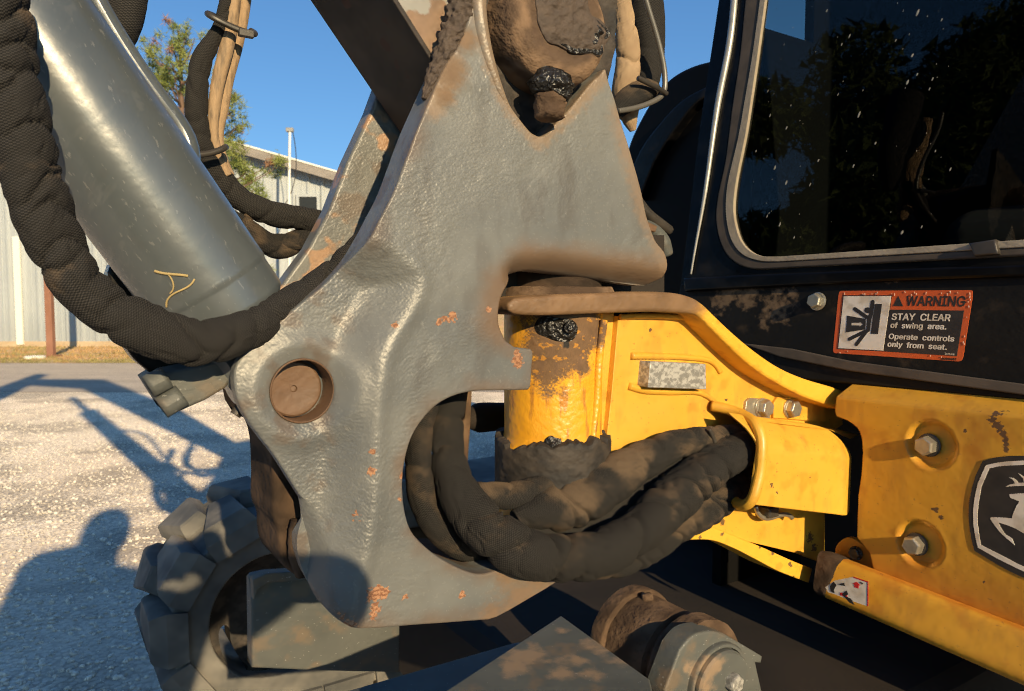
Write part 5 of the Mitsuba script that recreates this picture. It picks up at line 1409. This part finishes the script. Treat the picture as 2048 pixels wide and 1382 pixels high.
add('mast__cap', join(slab((mx + 0.05, 14.2, mtop + 0.02), np.eye(3), (0.07, 0.04, 0.04), 0.01)), 'galvanised', 30)
add('mast__cable', tube([np.array([mx + 0.1, 14.2, mtop]), np.array([mx + 0.16, 14.2, mtop - 0.5]), np.array([mx + 0.03, 14.2, mtop - 1.2]), np.array([mx - 0.3, 14.2, mtop - 1.6])], [0.008] * 4, 8, 0.05), 'black_plastic')
wxp = Frame(np.array([0, -1.0, 0]), np.array([1.0, 0, 0]), Z, 0, np.array([0, 12.6, 1.0])).uv([(70, 714)])[0][0]
add('white_lid', lathe([(0.0, 0.02), (0.0, 0.16), (0.03, 0.165), (0.045, 0.14), (0.05, 0.02)], np.array([wxp, 12.6, 0.01]), Z, 32), 'wall_white', 40, label='white round lid lying on the verge by the post', category='lid')

# ---- pine between the hoses
labels['pine_tree'] = {'label': 'thin yellow-green pine tree behind the hoses, before the building', 'category': 'tree'}
TD = 12.4
PT = Frame(np.array([0, -1.0, 0]), np.array([1.0, 0, 0]), Z, 0, np.array([0, TD, 1.0]))
zz = lambda q: [(x / 2.926, y / 2.926) for x, y in q]
tr_px = [(372, 720), (368, 500), (364, 300), (362, 150), (356, 60)]
tp_ = [np.array([*(PT.uv([q])[0][:1]), TD, 1 + PT.uv([q])[0][1]]) for q in tr_px]
tp_[0][2] = 0
mat('pine_bark', lambda p, n, uv: mix((0.10, 0.065, 0.045), (0.21, 0.13, 0.09), fbm(p.x * 20, p.y * 20, p.z * 6, 3)), 0.95)
add('pine_tree__trunk', tube(tp_, [0.085, 0.07, 0.05, 0.03, 0.012], 14, 0.08), 'pine_bark')
seen = zz([(1050, 180), (1140, 220), (1000, 230), (1090, 165), (820, 270), (870, 300), (1060, 310), (990, 320), (920, 420), (980, 430), (1020, 440), (880, 400), (930, 460), (950, 520), (1000, 480), (1050, 620), (1040, 590), (1080, 560), (1380, 540), (1370, 600), (1350, 660), (1390, 740), (1410, 720), (1340, 760), (1400, 830), (1340, 880), (1370, 920), (1400, 960), (1360, 960), (1390, 1040), (1440, 1010), (1480, 1040), (1500, 1100), (1450, 1090), (1410, 1100), (1450, 1000), (1620, 940), (1600, 980), (1650, 960), (1340, 1000), (1530, 1130), (1280, 620), (1300, 820)])
g6 = np.random.default_rng(16)
extra = []
for _ in range(34):
    y = g6.uniform(70, 560)
    sp = 40 + (y - 40) * 0.42
    extra.append((364 + g6.normal() * sp * 0.55 + 10, y))
cl_, cd_, br_ = [], [], []


def needles(c, r, n, g):
    d = g.normal(size=(n, 3))
    d[:, 2] += 0.35
    d /= np.linalg.norm(d, axis=1, keepdims=True)
    L = r * g.uniform(0.55, 1.1, n)
    s = np.cross(d, g.normal(size=(n, 3)))
    s = s / np.linalg.norm(s, axis=1, keepdims=True) * 0.0075
    o = c + g.normal(size=(n, 3)) * r * 0.28
    return np.stack([o - s, o + s, o + d * L[:, None]], 1)


for (x, y), real in [(q, True) for q in seen] + [(q, False) for q in extra]:
    dep = TD + g6.normal() * (0.35 if real else 0.7)
    u, v = PT.uv([(x, y)])[0] * dep / TD
    c = np.array([u, dep, 1 + v])
    t_ = np.clip((c[2] - 0.35 - 0.25 * abs(c[0] - tp_[2][0])) / tp_[-1][2], 0.05, 0.98)
    root = np.array([np.interp(t_ * tp_[-1][2], [q[2] for q in tp_], [q[0] for q in tp_]), TD, t_ * tp_[-1][2]])
    br_.append(tube([root, (root + c) / 2 + [0, 0, -0.06], c], [0.018, 0.012, 0.005], 6, 0.1)[0])
    for _ in range(3):
        cc = c + g6.normal(size=3) * 0.085
        (cd_ if g6.random() < 0.07 else cl_).append(needles(cc, 0.125, 52, g6))
def tris(l):
    V = np.concatenate(l).reshape(-1, 3)
    return trimesh.Trimesh(V, np.arange(len(V)).reshape(-1, 3), process=False)
mat('pine_needle', lambda p, n, uv: mix((0.11, 0.16, 0.04), (0.27, 0.28, 0.075), fbm(p.x * 3.1, p.y * 3.1, p.z * 3.1, 2)), 0.6, spec=0.3)
mat('dead_needle', (0.26, 0.14, 0.075), 0.8)
add('pine_tree__branches', join(*br_), 'pine_bark', 50, kind='stuff')
add('pine_tree__crown', tris(cl_), 'pine_needle', False)
add('pine_tree__dead_needles', tris(cd_), 'dead_needle', False)

# ---- broadleaf trees at the yard's edge, seen only as the dark reflection in the cab window
mat('leaf', lambda p, n, uv: mix((0.035, 0.055, 0.016), (0.075, 0.095, 0.03), fbm(p.x * 2, p.y * 2, p.z * 2, 2)), 0.8, spec=0.1)
def leafy(x, y, h, r, g, what):
    key = taken('broadleaf_tree')
    n = 26000
    d = g.normal(size=(n, 3))
    d /= np.linalg.norm(d, axis=1, keepdims=True)
    cs = np.array([x, y, h * 0.62]) + g.normal(size=(26, 3)) * [r * 0.5, r * 0.5, h * 0.17]
    o = cs[g.integers(0, 26, n)] + d * (g.random((n, 1)) ** 0.4) * r * 0.42
    a = g.normal(size=(n, 3)) * 0.085
    b_ = g.normal(size=(n, 3)) * 0.085
    labels[key] = {'label': f'{what} leafy tree at the edge of the yard, mirrored in the cab window', 'category': 'tree', 'group': 'leafy trees at the yard edge'}
    add(key + '__trunk', tube([np.array([x, y, 0]), np.array([x + 0.1, y, h * 0.4]), np.array([x, y, h * 0.8])], [0.22, 0.16, 0.05], 12, 0.3), 'pine_bark')
    V = np.stack([o, o + a, o + b_], 1).reshape(-1, 3)
    add(key + '__crown', trimesh.Trimesh(V, np.arange(3 * n).reshape(-1, 3), process=False), 'leaf', False)
for x, y, h, r, what in ((-9.6, 0.3, 7.0, 1.6, 'middle'), (-10.2, -1.6, 8.6, 2.1, 'tallest'), (-9.2, 1.9, 5.6, 1.3, 'smallest')):
    leafy(x, y, h, r, g6, what)

# ---- straws stuck to the cylinder
ST = side(0.792)
mat('straw', (0.36, 0.27, 0.12), 0.7)
for pts, r, lb_ in (([(309, 542), (330, 547), (352, 549), (376, 552)], 0.0013, 'thick straw stalk lying across the grey cylinder'), ([(333, 546), (343, 558), (347, 572), (340, 587)], 0.0008, 'reddish curled straw hanging from the thick stalk'), ([(389, 558), (375, 574), (350, 586), (336, 598), (333, 614)], 0.0010, 'long thin curved straw on the lower cylinder')):
    def on_cyl(x, y):
        r_ = ray(x, y)
        w_ = C - c_bot
        a_, b_ = r_ - (r_ @ ca) * ca, w_ - (w_ @ ca) * ca
        A_, B_, D_ = a_ @ a_, 2 * a_ @ b_, b_ @ b_ - 0.0702 ** 2
        t_ = (-B_ - math.sqrt(max(B_ * B_ - 4 * A_ * D_, 0))) / (2 * A_)
        return C + t_ * r_
    add('straw', tube([on_cyl(*q) for q in pts], [r] * len(pts), 8, 0.002), 'straw', label=lb_, category='straw')

# ---- the photographer, crouching behind the camera with the phone held up
def limb(a, ra, b, rb):
    return m3.Manifold.batch_hull([m3.Manifold.sphere(ra, 24).translate(tuple(map(float, a))), m3.Manifold.sphere(rb, 24).translate(tuple(map(float, b)))])


def merged(ms, k=3):
    m = ms[0]
    for q in ms[1:]:
        m = m + q
    m = m.refine_to_length(0.02)
    t = trimesh.Trimesh(np.array(m.to_mesh().vert_properties[:, :3]), np.array(m.to_mesh().tri_verts))
    trimesh.smoothing.filter_taubin(t, iterations=8)
    return t


H = lambda dx, dy, dz: C + np.array([dx, dy, dz])
head, neck_ = H(-0.17, -0.32, 0.205), H(-0.175, -0.35, 0.10)
shl, shr = H(-0.36, -0.37, 0.075), H(0.15, -0.36, -0.03)
ell, elr = H(-0.40, -0.22, -0.20), H(0.25, -0.20, 0.02)
hal, har = H(-0.06, -0.06, -0.03), H(0.10, -0.06, -0.01)
hip = H(-0.18, -0.52, -0.48)
kn1, kn2 = H(-0.34, -0.22, -0.62), H(0.06, -0.24, -0.60)
ft1, ft2 = H(-0.36, -0.62, -0.93), H(0.04, -0.36, -0.94)
mat('jacket', (0.05, 0.06, 0.09), 0.9)
mat('trousers', (0.08, 0.09, 0.12), 0.9)
mat('skin', (0.42, 0.25, 0.17), 0.6)
mat('hair', (0.05, 0.035, 0.02), 0.8)
labels['person'] = {'label': 'crouching photographer in dark jacket holding a phone up to the machine', 'category': 'person'}
add('person__jacket', merged([limb(neck_, 0.085, hip, 0.15), limb(neck_, 0.085, shl, 0.075), limb(H(-0.02, -0.38, -0.02), 0.10, hip + [0.08, 0, 0], 0.15), limb(shl, 0.075, shr, 0.075), limb(shl, 0.07, hip, 0.14), limb(shr, 0.075, hip + [0.16, 0, 0], 0.14), limb(hip, 0.14, hip + [0.16, 0, 0], 0.14), limb(shl, 0.06, ell, 0.05), limb(ell, 0.05, (ell + hal * 3) / 4, 0.036), limb(shr, 0.06, elr, 0.05), limb(elr, 0.05, (elr + har * 3) / 4, 0.036)]), 'jacket', 60)
add('person__trousers', merged([limb(hip, 0.16, kn1, 0.085), limb(hip + [0.14, 0, 0], 0.15, kn2, 0.085), limb(hip, 0.15, hip + [0.14, 0, 0], 0.15), limb(hip, 0.2, H(-0.10, -0.45, -0.82), 0.19), limb(kn1, 0.08, ft1, 0.05), limb(kn2, 0.08, ft2, 0.05)]), 'trousers', 60)
fing = []
for h_, e_, sg in ((hal, ell, 1), (har, elr, -1)):
    fing += [limb((e_ + h_ * 3) / 4, 0.03, h_, 0.036), limb(h_, 0.036, h_ + [sg * 0.02, 0.02, 0.05], 0.032)]
    for f_ in range(4):
        b0_ = h_ + np.array([sg * 0.02, 0.03, 0.045 - f_ * 0.02])
        fing += [limb(b0_, 0.010, b0_ + [sg * 0.035, 0.016, 0.004], 0.009), limb(b0_ + [sg * 0.035, 0.016, 0.004], 0.009, b0_ + [sg * 0.055, 0.0, 0.006], 0.008)]
    fing += [limb(h_ + [0, 0, 0.03], 0.012, h_ + [sg * 0.03, -0.01, 0.06], 0.010)]
add('person__hands', merged(fing), 'skin', 60)
add('person__head', merged([limb(head + [0, 0, 0.03], 0.092, head + [0, 0.02, -0.03], 0.08), limb(head + [0, 0.05, -0.07], 0.05, head + [0, 0.03, -0.05], 0.06), limb(head + [0, 0.10, -0.01], 0.012, head + [0, 0.105, -0.035], 0.015), limb(neck_, 0.055, head, 0.055), limb(head + [-0.088, 0, 0.01], 0.014, head + [-0.088, 0, -0.025], 0.010), limb(head + [0.088, 0, 0.01], 0.014, head + [0.088, 0, -0.025], 0.010)]), 'skin', 60)
add('person__hair', merged([limb(head + [0, -0.02, 0.05], 0.094, head + [0, -0.03, 0.0], 0.09)]), 'hair', 60)
add('person__shoe', merged([limb(ft1 + [0, -0.05, -0.015], 0.045, ft1 + [0, 0.14, -0.02], 0.04)]), 'hair', 60)
add('person__shoe', merged([limb(ft2 + [0, -0.05, -0.015], 0.045, ft2 + [0, 0.14, -0.02], 0.04)]), 'hair', 60)
add('phone', slab(H(0.02, -0.035, 0.005), np.eye(3), (0.078, 0.005, 0.037), 0.003), 'black_plastic', 25, label='black phone held level between both hands of the photographer', category='phone')
